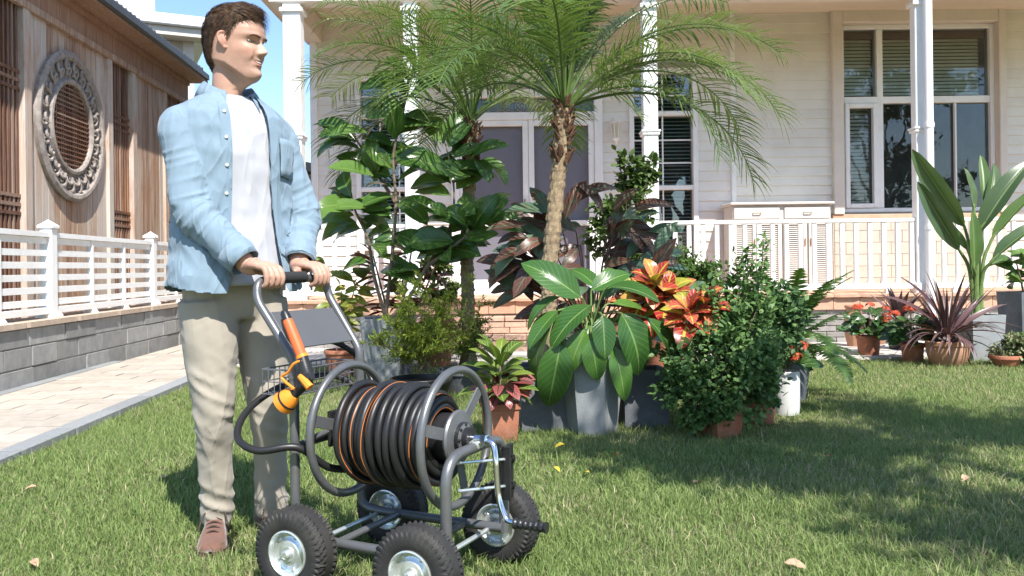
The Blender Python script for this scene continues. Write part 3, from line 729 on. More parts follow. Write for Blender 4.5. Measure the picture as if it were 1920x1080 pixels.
# louvred cabinet on the porch
m_cab = M('cream_cabinet', (0.60, 0.56, 0.51), 0.5, var=0.04)
ca, cb_ = at(1366, 400, 11.0).x, at(1553, 400, 11.0).x; cz = at(1460, 378, 10.8).z
cab = thing('cabinet', 'cream louvred cabinet standing on the porch behind the railing', 'cabinet', (ca, 10.85, DZ))
Wc, Hc = cb_ - ca, cz - DZ
MB().box((Wc / 2, .25, Hc / 2 - .01), (Wc - .04, .46, Hc - .06)).build('carcass', m_cab, cab); MB().box((Wc / 2, .24, Hc - .02), (Wc + .04, .55, .035), bev=.01).build('top', m_cab, cab)
MB().box((Wc / 2, .25, .02), (Wc, .5, .04)).build('plinth', m_cab, cab)
for k in range(2):
    q = Wc / 2; MB().box((q * (k + .5), .008, Hc - .14), (q - .06, .02, .15), bev=.006).build('drawer', m_cab, cab)
    MB().tube(bend([(q * (k + .5) - .05, 0, Hc - .14), (q * (k + .5) - .05, -.025, Hc - .14), (q * (k + .5) + .05, -.025, Hc - .14), (q * (k + .5) + .05, 0, Hc - .14)], .01, 3), .006, 6).build('drawer_pull', m_brass, cab, True)
for k in range(4):
    q = Wc / 4; xc = q * (k + .5); hd = Hc - .30
    dr = MB().box((xc - q / 2 + .035, .004, .06 + hd / 2), (.045, .028, hd)).box((xc + q / 2 - .035, .004, .06 + hd / 2), (.045, .028, hd)).box((xc, .004, .085), (q - .115, .027, .05)).box((xc, .004, .035 + hd), (q - .115, .027, .05)).build('cabinet_door', m_cab, cab)
    b = MB(); z = .13
    while z < hd: b.box((xc, .008, z), (q - .116, .024, .004), Matrix.Rotation(.7, 3, 'X')); z += .026
    lo = b.build('louvres', m_cab, dr); lo['kind'] = 'stuff'
    MB().box((xc + (q / 2 - .035) * (1 if k % 2 == 0 else -1), -.02, hd * .75), (.012, .02, .09), bev=.003).build('pull', M('wood_pull', (.42, .26, .15), .5), dr)
# ------------------------------------------------------------------ hose reel cart
m_tube = M('grey_powder_coat', (0.155, 0.16, 0.165), 0.38, metal=0.5, var=0.08, vs=20, bump=0.06, bs=400, dirt=(0.10, 0.09, 0.07), dscale=12, damt=0.25)
m_flat = M('grey_flat_steel', (0.17, 0.175, 0.18), 0.45, metal=0.5, var=0.08, vs=14, bump=0.05, bs=300)
m_platem = M('slate_plate', (0.115, 0.118, 0.125), 0.5, metal=0.2, var=0.05, vs=6)
m_black = M('black_plastic', (0.018, 0.018, 0.019), 0.38, var=0.2, vs=20, bump=0.05, bs=200)
m_foam = M('black_foam', (0.02, 0.02, 0.021), 0.85, var=0.15, vs=60, bump=0.3, bs=500)
m_rubber = M('tyre_rubber', (0.022, 0.021, 0.021), 0.7, var=0.2, vs=20, bump=0.15, bs=200, dirt=(0.075, 0.07, 0.05), dscale=9, damt=0.35)
m_chrome = M('chrome', (0.72, 0.73, 0.75), 0.14, metal=1.0, var=0.05, rvar=0.06)
m_zinc = M('zinc_plated_steel', (0.74, 0.77, 0.75), 0.30, metal=0.75, var=0.12, vs=18, rvar=0.08)
m_wire = M('wire_basket_steel', (0.20, 0.20, 0.21), 0.4, metal=0.6)
m_orange = M('orange_plastic', (0.80, 0.27, 0.025), 0.4, var=0.06)
m_orange2 = M('red_orange_grip', (0.72, 0.13, 0.035), 0.5, var=0.08)
CA = math.atan2(-0.444, 0.896)
cart = thing('hose_reel_cart', 'grey four wheeled garden hose reel cart on the lawn', 'hose cart', (-0.332, 2.532, 0), CA)
cart.rotation_euler = (0, 0, CA)
RT_ = 0.0145
fr = MB()
for sg in (-1, 1):                                     # side rails with raised uprights at the handle end
    fr.tube(bend([(-.27, sg * .16, .62), (-.27, sg * .16, .145), (-.20, sg * .16, .135), (.25, sg * .16, .135)], .07), RT_, 12)
frame_o = fr.build('frame', m_tube, cart, True)
MB().tube(bend([(.25, -.17, .12), (.25, -.17, .41), (.25, .17, .41), (.25, .17, .12)], .085, 9), RT_ + .001, 12).build('front_hoop', m_tube, cart, True)
MB().tube(bend([(-.27, -.16, .60), (-.27, -.16, .655), (-.405, -.165, .83), (-.415, -.15, .885), (-.415, .0, .895), (-.415, .17, .885), (-.405, .175, .83), (-.27, .16, .655), (-.27, .16, .60)], .055, 8), RT_ - .0012, 12).build('handle', m_tube, cart, True)
for sg in (-1, 1):
    MB().tube([(-.27, sg * .16, .598), (-.27, sg * .16, .628)], RT_ + .0018, 12).build('sleeve_joint', m_tube, cart, True)
    MB().tube([(-.284, sg * .16 - .018, .61), (-.284, sg * .16 + .018, .61)], .005, 8).build('bolt', m_zinc, cart, True)
MB().tube([(-.415, -.062 + .125 * t / 8, .8945) for t in range(9)], .0185, 14).build('handle_grip', m_foam, cart, True)
MB().box((0, 0, 0), (.006, .292, .135), Matrix.Rotation(-.655, 3, 'Y'), bev=.001).build('back_plate', m_platem, cart, loc=(-.333, 0.003, .737))
for z, y0, y1, x in ((.40, -.16, .16, -.27), (.135, -.16, .16, -.12), (.135, -.16, .16, .12)): MB().tube([(x, y0, z), (x, y1, z)], .011, 10).build('cross_bar', m_tube, cart, True)
MB().box((-.245, 0, .43), (.012, .07, .11), bev=.003).tube([(-.262, 0, .43), (-.195, 0, .43)], .02, 12).build('rear_bearing', m_black, cart, True)
for sg in (-1, 1): MB().tube([(-.27, sg * .15, .40), (-.245, 0, .43)], .009, 8).build('bearing_strut', m_tube, cart, True)
# axles and wheels
for x in (-.2025, .2025): MB().tube([(x, -.24, .127), (x, .24, .127)], .0075, 10).build('axle', m_zinc, cart, True)
NA, NP = 168, 26; V = []; F = []
for i in range(NA):
    a = 2 * PI * i / NA
    for j in range(NP):
        t = 2 * PI * j / NP; s_, c_ = math.sin(t), math.cos(t)
        rr = 0.089 + 0.037 * (abs(c_) ** .8) * (1 if c_ > 0 else -1); yy = 0.043 * (abs(s_) ** .75) * (1 if s_ > 0 else -1)
        if c_ > 0.25:                                  # tread blocks, staggered over the crown, lugs on the shoulder
            u = (i / NA * 42); k = int(math.floor(yy / .0145 + 50))
            g = (u + .5 * (k % 2)) % 1.0
            low = g < .27 or abs((yy / .0145 + 50) % 1.0 - .5) > .40
            if abs(yy) > .034: low = (u % 1.0) < .30
            rr += -0.0045 if low else 0.0035
        elif c_ > -.35: rr += 0.0006 * math.sin(t * 9)
        V.append((rr * math.sin(a), yy, rr * math.cos(a)))
for i in range(NA):
    for j in range(NP): F.append((i * NP + j, i * NP + (j + 1) % NP, ((i + 1) % NA) * NP + (j + 1) % NP, ((i + 1) % NA) * NP + j))
tyre_me = MB().add(V, F).mesh('tyre', True, 28); tyre_me.materials.append(m_rubber)
hp_ = [(.066, .036), (.0655, .041), (.062, .042), (.059, .036), (.054, .026), (.047, .0235), (.038, .0265), (.033, .0315), (.022, .033), (.0195, .037), (.0, .037)]
rp = [(r_, -z_) for r_, z_ in hp_[::-1]] + hp_
rim_me = MB().lathe(rp, 40, ax='y', cap=False).mesh('wheel', True, 35); rim_me.materials.append(m_zinc)
hub_me = MB().lathe([(.0, -.05), (.008, -.05), (.012, -.047), (.012, .047), (.008, .05), (.0, .05)], 12, ax='y', cap=False).mesh('hub_cap', True, 35); hub_me.materials.append(m_zinc)
bolts = []
for k in range(5):
    a = 2 * PI * k / 5; hole = MB(); bolts.append(hole)
    for sg in (-1,): hole.lathe([(.0, sg * .020), (.0042, sg * .020), (.0042, sg * .028), (0, sg * .0285)], 8, (.048 * math.sin(a), 0, .048 * math.cos(a)), ax='y')
bolt_me = [h_.mesh('rim_bolt', True, 35) for h_ in bolts]
for h_ in bolt_me: h_.materials.append(m_zinc)
for x in (-.2025, .2025):
    for y in (-.238, .238):
        w = link('wheel', rim_me, cart, (x, y, .127), (0, random.uniform(0, 6), 0)); link('tyre', tyre_me, w); link('hub_cap', hub_me, w); [link('rim_bolt', h_, w) for h_ in bolt_me]
# reel: two ring wheels, flat spokes, hubs, drum
AZ = .432
reel = MB().tube([(-.19, 0, AZ), (.19, 0, AZ)], .068, 24).build('reel_drum', m_black, cart, True)
for x in (-.186, .186):
    MB().tube([(x, .193 * math.cos(a), AZ + .193 * math.sin(a)) for a in np.linspace(0, 2 * PI, 64, endpoint=False)], .0125, 12, closed=True).build('ring', m_tube, reel, True)
    for a in (math.radians(40), math.radians(164), math.radians(285)):
        c = (x, .128 * math.cos(a), AZ + .128 * math.sin(a)); MB().box((0, 0, 0), (.006, .122, .034), Matrix.Rotation(a, 3, 'X'), bev=.001).build('spoke', m_flat, reel, loc=c)
    sg = 1 if x > 0 else -1
    MB().lathe([(.0, 0), (.078, 0), (.08, sg * .006), (.076, sg * .012), (.045, sg * .016), (.042, sg * .03), (.03, sg * .034), (.03, sg * .05), (.0, sg * .052)][::sg], 32, (x, 0, AZ), ax='x', cap=False).build('hub_disc', m_black if sg < 0 else m_flat, reel, True)
hb = MB().lathe([(.044, .20), (.046, .206), (.046, .214), (.032, .218), (.032, .236), (.0, .238)], 24, (0, 0, AZ), ax='x')
for k in range(8):
    a = 2 * PI * k / 8; hb.lathe([(.005, .214), (.005, .22), (.0, .221)], 6, (0, .039 * math.cos(a), AZ + .039 * math.sin(a)), ax='x')
hb.build('hub_boss', m_black, reel, True)
MB().tube([(.234, 0, AZ), (.272, 0, AZ)], .013, 12).build('spindle', m_chrome, reel, True)
MB().box((.25, 0, AZ - .016), (.032, .04, .022), bev=.004).tube([(.25, -.02, AZ), (.25, -.02, AZ - .03)], .004, 6).build('bearing_clamp', m_zinc, cart, True)
crank = MB().tube(bend([(.262, 0, AZ), (.305, 0, AZ - .002), (.318, -.01, AZ - .05), (.325, -.012, AZ - .16), (.352, -.018, AZ - .215), (.385, -.02, AZ - .218)], .034, 7), .0088, 12).build('crank', m_chrome, cart, True)
cg = []; gr = []
for i in range(40):
    t = i / 39; cg.append((.378 + .098 * t, -.02, AZ - .218)); gr.append(.0155 - .003 * math.sin(t * PI) + .0014 * math.sin(t * 40))
MB().tube(cg, gr, 8, twist=.10).build('crank_grip', m_black, crank, True)
MB().lathe([(.012, .268), (.017, .27), (.017, .285), (.012, .288)], 6, (0, 0, AZ), ax='x').build('crank_nut', m_chrome, crank)
# hose guide on the far front side
gd = MB().box((.262, .172, .305), (.012, .062, .16), bev=.002).box((.272, .145, .305), (.03, .008, .16), bev=.002).build('guide_plate', m_black, cart)
for z in (.265, .345):
    MB().tube([(.275, .16, z), (.20, -.0, z + .015), (.19, .0, z + .016)], .0045, 8).build('guide_rod', m_zinc, cart, True)
    b = MB()
    for k in range(4):
        a = k * PI / 2 + .4; b.box((.276, .172 + .008 * math.cos(a), z + .008 * math.sin(a)), (.012, .012, .007), Matrix.Rotation(a, 3, 'X'))
    b.lathe([(.007, .268), (.007, .286)], 8, (0, .172, z), ax='x').build('wing_knob', m_black, cart)
# wire basket behind the uprights
bk = MB(); y0, y1, x0, x1, z0, z1 = -.15, .15, -.40, -.285, .545, .62
for z, q in ((z1, .0028), (z0, .0022)): bk.tube([(x0, y0, z), (x1, y0, z), (x1, y1, z), (x0, y1, z)], q, 5, closed=True)
bk.tube([(x0, y0, (z0 + z1) / 2), (x1, y0, (z0 + z1) / 2), (x1, y1, (z0 + z1) / 2), (x0, y1, (z0 + z1) / 2)], .0018, 5, closed=True)
for k in range(13):
    y = y0 + (y1 - y0) * k / 12; bk.tube([(x0, y, z1), (x0, y, z0), (x1, y, z0), (x1, y, z1)], .0016, 5)
for k in range(1, 5):
    x = x0 + (x1 - x0) * k / 5; bk.tube([(x, y0, z1), (x, y0, z0), (x, y1, z0), (x, y1, z1)], .0016, 5)
bk.build('wire_basket', m_wire, cart, True)
for sg in (-1, 1): MB().tube([(-.27, sg * .158, .60), (-.288, sg * .15, .60)], .006, 8).build('basket_bracket', m_tube, cart, True)
# ---- hose (its own thing): wound layers and a lead loop
def HOSE():
    m, nt, p, out = NT('black_hose_with_orange_stripe')
    uv = nt.nodes.new('ShaderNodeUVMap'); sp = nt.nodes.new('ShaderNodeSeparateXYZ'); nt.links.new(uv.outputs[0], sp.inputs[0])
    u = sp.outputs[0]
    def band(c, w): return ramp(nt, maths(nt, 'ABSOLUTE', maths(nt, 'SUBTRACT', u, c)), [(w * .7, 1.0), (w, 0.0)])
    c = mixc(nt, band(.30, .018), (0.016, 0.016, 0.017), (0.55, 0.17, 0.03))
    nt.links.new(c, p.inputs['Base Color']); p.inputs['Roughness'].default_value = 0.42
    b = nt.nodes.new('ShaderNodeBump'); b.inputs['Strength'].default_value = 0.08; b.inputs['Distance'].default_value = .003
    nt.links.new(noise(nt, coords(nt), 90, 3), b.inputs['Height']); nt.links.new(b.outputs[0], p.inputs['Normal'])
    return m
m_hose = HOSE()
hose = thing('garden_hose', 'black garden hose with orange stripes wound on the reel', 'hose', (-0.332, 2.532, 0), CA)
HR = .0112
def tubeuv(pts, r, n, tw):
    b = MB(); b.tube(pts, r, n, vrep=1.0); N = len(pts)
    b.uv = [((k / n + tw * i), i / N) for i in range(N) for k in range(n)]; b.uv = [((u % 1.0), v) for u, v in b.uv]
    return b
def tube_seam(pts, r, n, tw):
    """tube whose stripes turn slowly round it; per-face UVs keep the seam clean"""
    b = MB(); b.tube(pts, r, n); me = b.mesh('hose', True); N = len(pts)
    l = me.uv_layers.new(name='UVMap') if not me.uv_layers else me.uv_layers[0]
    d = l.data
    for p in me.polygons:
        if len(p.vertices) != 4: continue
        vi = list(p.vertices); ks = [v % n for v in vi]; ii = [v // n for v in vi]
        base = [(k if not (max(ks) == n - 1 and min(ks) == 0 and k == 0) else n) / n for k in ks]
        us = [q + tw(i) for q, i in zip(base, ii)]; sh = math.floor(min(us))
        for li, u_ in zip(p.loop_indices, us): d[li].uv = (u_ - sh, 0.0)
    me.materials.append(m_hose); return me
def winding(name, x0, x1, r, turns, seed, jit=.003, bulge=0.0):
    rn = random.Random(seed); K = 44; pts = []; offs = [rn.uniform(-jit, jit) for _ in range(turns + 3)]; ro = [rn.uniform(-.002, .006) for _ in range(turns + 3)]
    for i in range(turns * K + 1):
        t = i / K; k = int(t); f = t - k; f = f * f * (3 - 2 * f)
        step = k + min(1, max(0, (t - k - .55) / .45))
        x = x0 + (x1 - x0) * step / turns + offs[k] * (1 - f) + offs[k + 1] * f
        rr = r + ro[k] * (1 - f) + ro[k + 1] * f + bulge * math.sin(PI * min(1, max(0, (x - x0) / (x1 - x0))))
        a = 2 * PI * t; sag = -.008 * max(0, -math.sin(a)) * (1 if r > .12 else 0)
        pts.append((x, rr * math.cos(a), AZ + rr * math.sin(a) + sag))
    ph = rn.uniform(0, 1); me = tube_seam(pts, HR, 10, lambda i: ph + .9 * math.sin(i / K * .55 + seed) + .1 * math.sin(i / K * 2 * PI))
    return link(name, me, hose)
winding('winding', -.158, .160, .086, 14, 1, .002); winding('winding', -.160, .158, .104, 14, 2, .003)
winding('winding', -.150, .150, .1215, 12, 5, .007); winding('winding', -.045, .095, .1375, 5, 9, .008); winding('winding', -.13, .03, .139, 2, 14, .010)
lead = cr([(-.16, .02, AZ - .125), (-.19, -.10, AZ - .10), (-.235, -.19, .405), (-.33, -.25, .40), (-.42, -.235, .43), (-.47, -.14, .49), (-.46, .0, .545), (-.38, .12, .57), (-.30, .15, .545), (-.235, .13, .47), (-.20, .10, AZ - .06), (-.165, .11, AZ - .02)], 12)
link('lead_loop', tube_seam(lead, HR, 10, lambda i: .03), hose)
tail = cr([(-.165, .08, AZ + .09), (-.21, .17, .50), (-.28, .20, .60), (-.34, .15, .67), (-.39, .05, .70), (-.375, -.08, .70)], 12)
link('tail_end', tube_seam(tail, HR * .8, 10, lambda i: .7), hose)
# ---- spray nozzle hung on the near upright
def cpt(px, py, ly):                                   # pixel -> point of the cart plane local y = ly
    o = Vector((0, 0, CAMZ)); d = at(px, py, 1.0) - o; R = Matrix.Rotation(-CA, 3, 'Z'); ol = R @ (o - cart.location); dl = R @ d
    return ol + dl * ((ly - ol.y) / dl.y)
nz = thing('spray_nozzle', 'orange and black spray nozzle hung on the cart upright', 'nozzle', (-0.332, 2.532, 0), CA)
YN = -.196
A, B, Cc, D = cpt(534, 588, YN), cpt(566, 668, YN), cpt(580, 715, YN - .004), cpt(530, 757, YN - .010)
def seg(p, q, prof, name, mat, n=14):
    pts = [p.lerp(q, t) for t, _ in prof]; return MB().tube(pts, [r for _, r in prof], n).build(name, mat, nz, True)
seg(A, B, [(0, .0095), (.1, .0135), (.25, .0155), (.7, .0165), (1.0, .016)], 'grip', m_orange2)
seg(A - (B - A) * .07, A + (B - A) * .15, [(0, .008), (.3, .013), (1, .0145)], 'grip_cap', m_black)
off = Vector((-.004, .0, 0)) + (A - B).normalized().cross(Vector((0, 1, 0))) * .008
MB().tube([A.lerp(B, t) + off for t in (.1, .3, .5, .7)], [.009, .0135, .0135, .008], 12).build('grip_inlay', m_black, nz, True)
seg(A.lerp(B, .97), A.lerp(B, 1.04), [(0, .018), (1, .018)], 'collar', m_orange)
seg(B, Cc, [(0, .0165), (.4, .0185), (.8, .02), (1, .017)], 'valve_body', m_black)
seg(Cc, D, [(0, .016), (.3, .014), (.55, .0145), (.6, .017)], 'neck', m_black)
seg(Cc.lerp(D, .55), D, [(0, .017), (.3, .027), (.75, .034), (1.0, .035)], 'spray_head', m_orange, 20)
seg(Cc.lerp(D, .80), Cc.lerp(D, .84), [(0, .0325), (1, .034)], 'head_band', m_black, 20)
seg(D, D + (D - Cc).normalized() * .004, [(0, .026), (1, .025)], 'spray_face', m_black, 20)
MB().tube([Cc + Vector((.0, -.012, .012)), Cc + Vector((.0, -.032, .012))], .0155, 16).build('lever_hub', m_black, nz, True)
MB().tube([Cc + Vector((-.008, -.030, .018)), Cc + Vector((.012, -.033, .004)), Cc + Vector((.030, -.033, -.012))], [.009, .011, .012], 8).build('lever', m_orange, nz, True)
trg = cr([B + Vector((.012, -.012, -.01)), B + Vector((-.012, -.02, -.02)), B + Vector((-.034, -.02, -.045)), B.lerp(D, .45) + Vector((-.03, -.014, .0)), Cc.lerp(D, .4) + Vector((.0, -.018, .006))], 6)
MB().tube(trg, .0042, 8).build('trigger', m_orange, nz, True)
# ------------------------------------------------------------------ the person
PO = Vector((-0.935, 2.87, 0)); TA = math.radians(-45)
def T(F_, L_, z): return Vector((PO.x + F_ * math.cos(TA) - L_ * math.sin(TA), PO.y + F_ * math.sin(TA) + L_ * math.cos(TA), z))
cR = Matrix.Rotation(CA, 3, 'Z')
def CW(x, y, z): return cart.location + cR @ Vector((x, y, z))
person = thing('person', 'person in pale blue open shirt and khaki trousers gripping the cart handle', 'person', (PO.x, PO.y, 0))
def toparent(o): o.location = -Vector(person.location); return o
def remesh(mb, vox, name, smooth_it=2):
    me = mb.mesh(name); o = bpy.data.objects.new(name, me); COL.objects.link(o)
    md = o.modifiers.new('r', 'REMESH'); md.mode = 'VOXEL'; md.voxel_size = vox; md.use_smooth_shade = True
    if smooth_it:
        s2 = o.modifiers.new('s', 'SMOOTH'); s2.factor = .5; s2.iterations = smooth_it
    dg = bpy.context.evaluated_depsgraph_get(); ev = o.evaluated_get(dg)
    out = bpy.data.meshes.new_from_object(ev); bpy.data.objects.remove(o); out.name = name; return out
def getv(me):
    v = np.empty(len(me.vertices) * 3, dtype=np.float32); me.vertices.foreach_get('co', v); n = np.empty_like(v); me.vertices.foreach_get('normal', n)
    return v.reshape(-1, 3).astype(float), n.reshape(-1, 3).astype(float)
def setv(me, v): me.vertices.foreach_set('co', np.asarray(v, dtype=np.float32).ravel()); me.update()
# head in its own frame: x forward, y to his left, z up, chin about z=0, ear canal at x=0
HS = 1.05; HA = math.radians(-15); HO = Vector((-0.915, 2.856, 1.545))
hp_z = [-.13, -.09, -.05, -.02, 0.0, .012, .028, .045, .06, .075, .09, .105, .125, .142, .165, .19, .21, .226, .235]
hp_f = [.008, .008, .010, .024, .060, .082, .0875, .082, .083, .085, .085, .083, .078, .0885, .0885, .078, .058, .028, -.015]
hp_b = [-.086, -.082, -.080, -.080, -.081, -.083, -.087, -.092, -.096, -.101, -.106, -.110, -.113, -.114, -.112, -.102, -.085, -.058, -.022]
hp_w = [.048, .046, .046, .048, .053, .058, .0615, .0640, .0655, .067, .069, .071, .073, .0745, .0745, .068, .056, .034, .004]
def head_grid(nz=110, na=120):
    zz = np.linspace(-.13, .235, nz); V = np.zeros((nz, na, 3)); ph = np.linspace(0, 2 * PI, na, endpoint=False)
    f = np.interp(zz, hp_z, hp_f); b = np.interp(zz, hp_z, hp_b); w = np.interp(zz, hp_z, hp_w)
    k = np.array([1, 4, 6, 4, 1]) / 16
    for arr in (f, b, w): arr[2:-2] = np.convolve(arr, k, 'valid')
    for i, z in enumerate(zz):
        cx = -.015 if z > -.02 else (f[i] + b[i]) / 2
        if z > .226: cx = (f[i] + b[i]) / 2
        c, s = np.cos(ph), np.sin(ph)
        pf = 1.0
        n = 2.25
        den = (np.abs(c) ** n + np.abs(s) ** n) ** (1 / n); c2, s2 = c / den, s / den
        ext = np.where(c > 0, f[i] - cx, cx - b[i])
        x = cx + ext * c2; y = w[i] * s2
        # the jaw narrows to the chin
        if z < .09:
            jz = np.interp(x, [-.05, -.01, .03, .07], [.060, .050, .026, -.004]); sj = np.clip((z - jz + .012) / .018, 0, 1); sj = sj * sj * (3 - 2 * sj)
            nh = .043 * np.sqrt(np.clip(1 - ((x + .036) / .048) ** 2, 0, 1)); lowy = np.maximum(nh, .55 * np.abs(y)); y = np.sign(y) * (lowy + (np.abs(y) - lowy) * sj)
            q = np.clip((.09 - z) / .09, 0, 1) * np.clip((x - .0) / .085, 0, 1); y = y * (1 - .42 * q * (1 if z > -.02 else max(0, 1 + (z + .02) / .03)))
        V[i, :, 0], V[i, :, 1], V[i, :, 2] = x, y, z
    P = V.reshape(-1, 3); x, y, z = P[:, 0].copy(), P[:, 1].copy(), P[:, 2].copy(); fr_ = np.clip((x - .01) / .04, 0, 1)
    def G(cy, cz, sy, sz): return np.exp(-((y - cy) / sy) ** 2 - ((z - cz) / sz) ** 2) * fr_
    d = np.zeros(len(P))
    nz_ = np.interp(z, [.078, .086, .093, .10, .112, .124, .134, .142], [0, .012, .027, .027, .019, .011, .005, 0]); nw = np.interp(z, [.08, .09, .1, .13], [.0125, .0125, .011, .008])
    d += nz_ * np.exp(-(y / nw) ** 2) * fr_
    for s in (-1, 1):
        d += .0075 * G(s * .0145, .090, .007, .007)                       # nostril wings
        d -= .0105 * G(s * .033, .1255, .0165, .0095)                    # eye sockets
        d += .0045 * G(s * .034, .1455, .024, .007)                       # brow ridge
        d += .0066 * G(s * .043, .101, .019, .014)                        # cheekbone
        d += .0052 * G(s * .038, .078, .012, .012)                        # smiling cheek
        d -= .0042 * G(s * .0285, .073, .0055, .015)                        # fold beside the mouth
        d += .0060 * G(s * .033, .1255, .0115, .0075)                     # eyeball under the lids
        d -= .0025 * G(s * .033, .1215, .012, .0022)
    d += .0048 * G(0, .0700, .021, .0038); d += .0058 * G(0, .0560, .018, .0046)
    d -= .0055 * np.exp(-(y / .029) ** 2 - ((z - .0622 - 9 * y * y) / .0026) ** 2) * fr_; d -= .0025 * G(0, .045, .02, .006); d += .004 * G(0, .026, .018, .012)
    d -= .002 * G(0, .0775, .004, .005)
    P[:, 0] = x + d
    for s in (-1, 1):                                                     # ears
        pass
    F = [(i * na + k_, i * na + (k_ + 1) % na, (i + 1) * na + (k_ + 1) % na, (i + 1) * na + k_) for i in range(nz - 1) for k_ in range(na)]
    F.append(tuple(range(na - 1, -1, -1))); F.append(tuple((nz - 1) * na + k_ for k_ in range(na)))
    return P, F
hPc, hFc = head_grid()
PITCH = math.radians(4)
def Hw(p):
    v = Vector(p) * HS; v.x *= .96; v.y *= .95; v = Vector((v.x * math.cos(PITCH) + v.z * math.sin(PITCH), v.y, -v.x * math.sin(PITCH) + v.z * math.cos(PITCH)))
    return HO + Matrix.Rotation(HA, 3, 'Z') @ v
body = MB(); body.add([Hw(p) for p in hPc], hFc)
for s in (-1, 1):                                        # ears: rim, lobe, concha
    rim = [(.002, .071, .096), (-.005, .076, .102), (-.015, .083, .114), (-.021, .087, .129), (-.017, .086, .141), (-.007, .081, .145), (.003, .075, .140), (.007, .071, .130)]
    body.tube([Hw((a, s * b_, c)) for a, b_, c in cr(rim, 4)], .0042 * HS, 8)
    body.sphere(Hw((-.002, s * .073, .099)), .007, 8, 6)
    body.add(*[(lambda m_: (m_.v, m_.f))(MB().sphere(Hw((-.009, s * .073, .122)), (.016, .012, .026), 10, 8))][0])
# neck to shoulders, torso core, arms, hands as one body
nk = [Hw((-.036, 0, .02)), Hw((-.038, 0, -.05)), T(-.012, 0, 1.475), T(-.01, 0, 1.40)]
body.tube(cr(nk, 4), [.038, .039, .041, .043, .045, .047, .050, .053, .056, .060, .062, .064, .066][:13], 20)
def ellrings(b, rings, n=28):
    V = []; F = []
    for (c, a, e) in rings:
        for k in range(n):
            t = 2 * PI * k / n; V.append(Vector(c) + (T(a * math.cos(t), e * math.sin(t), 0) - T(0, 0, 0)))
    m_ = len(rings)
    for i in range(m_ - 1):
        for k in range(n): F.append((i * n + k, i * n + (k + 1) % n, (i + 1) * n + (k + 1) % n, (i + 1) * n + k))
    F.append(tuple(range(n - 1, -1, -1))); F.append(tuple((m_ - 1) * n + k for k in range(n))); b.add(V, F)
ellrings(body, [(T(0, 0, .86), .08, .125), (T(0, 0, 1.05), .08, .13), (T(0, 0, 1.25), .085, .14), (T(0, 0, 1.36), .075, .145), (T(-.015, 0, 1.43), .05, .10)])
SHR, SHL = T(-.01, -.172, 1.385), T(-.01, .165, 1.385)
HRc, HLc = CW(-.415, -.112, .895), CW(-.415, .118, .895)   # where the hands close on the bar
ELR, ELL = T(.075, -.166, 1.105), T(.05, .232, 1.105)
bar = (CW(0, 1, 0) - CW(0, 0, 0)); fwd = (CW(1, 0, 0) - CW(0, 0, 0)); upv = Vector((0, 0, 1))
def hand(b, c, elbow, side):
    """palm on top of the bar, four fingers over the front, thumb along the back; side=+1: index towards +bar"""
    Wr = c - fwd * .070 + upv * .035; to = (elbow - Wr).normalized()
    def Q(f_, l_, u_): return c + fwd * f_ + bar * (l_ * side) + upv * u_
    b.tube(cr([elbow, elbow.lerp(Wr, .5), Wr + to * .03, Wr, Q(-.035, 0, .038)], 4), [.042, .042, .042, .041, .040, .038, .036, .034, .032, .030, .0285, .0275, .027, .027, .027, .027, .026][:17], 14)
    for l_, ln in ((.034, 1.0), (.0125, 1.06), (-.0095, 1.02), (-.030, .88)):
        b.tube(cr([Wr + bar * (l_ * .45 * side), Q(-.035, l_ * .9, .040), Q(-.002, l_, .0365)], 4), [.0145, .0145, .0143, .014, .0135, .0128, .0122, .0115, .0105], 10)
        pts = cr([Q(-.004, l_, .0345), Q(.021, l_ * 1.02, .0275), Q(.0335 * ln, l_ * 1.02, .003), Q(.0285 * ln, l_ * 1.0, -.020), Q(.008, l_, -.0285)], 4)
        b.tube(pts, [.0108, .0107, .0104, .0100, .0101, .0097, .0093, .0092, .0094, .0090, .0086, .0084, .0084, .0080, .0076, .0071, .0060], 10); b.sphere(pts[-1], .0062, 8, 6)
    th = cr([Wr + bar * (.012 * side) + upv * -.004, Q(-.044, .034, .020), Q(-.024, .058, .015), Q(-.012, .083, .019)], 4)
    b.tube(th, [.016, .0158, .0155, .0148, .014, .0132, .0125, .0118, .0112, .0108, .0102, .0094, .0075], 10); b.sphere(th[-1], .0076, 8, 6)
hand(body, HRc, ELR, 1); hand(body, HLc, ELL, -1)
body.tube(cr([SHR, SHR.lerp(ELR, .5), ELR], 4), [.036, .038, .040, .041, .041, .041, .041, .041, .040], 14)
body.tube(cr([SHL, SHL.lerp(ELL, .5), ELL], 4), [.036, .038, .040, .041, .041, .041, .041, .041, .040], 14)
for s, e in ((SHR, 0), (SHL, 0)): body.sphere(s, .038, 12, 8)
bme = remesh(body, .0028, 'body', 1)
v, n = getv(bme); R_ = np.array(Matrix.Rotation(-HA, 3, 'Z')); hv = (v - np.array(HO)) @ R_.T
xx = hv[:, 0] * math.cos(-PITCH) + hv[:, 2] * math.sin(-PITCH); zz_ = -hv[:, 0] * math.sin(-PITCH) + hv[:, 2] * math.cos(-PITCH)
hx, hy, hz_ = xx / HS / .96, hv[:, 1] / HS / .95, zz_ / HS
skin = np.array([0.47, 0.28, 0.205]); col = np.tile(skin, (len(v), 1)); col *= (1 + .07 * vnoise(v, 60, 3)[:, None] + .05 * vnoise(v, 220, 4)[:, None])
front = (hx > .055)
def blend(mask, c): 
    global col
    col = col * (1 - mask[:, None]) + np.array(c) * mask[:, None]
lip = front * (np.clip(1.2 - ((hy / .0235) ** 2 + ((hz_ - .0625) / .0085) ** 2), 0, .55) / .55); blend(lip * .9, (0.40, 0.145, 0.12))
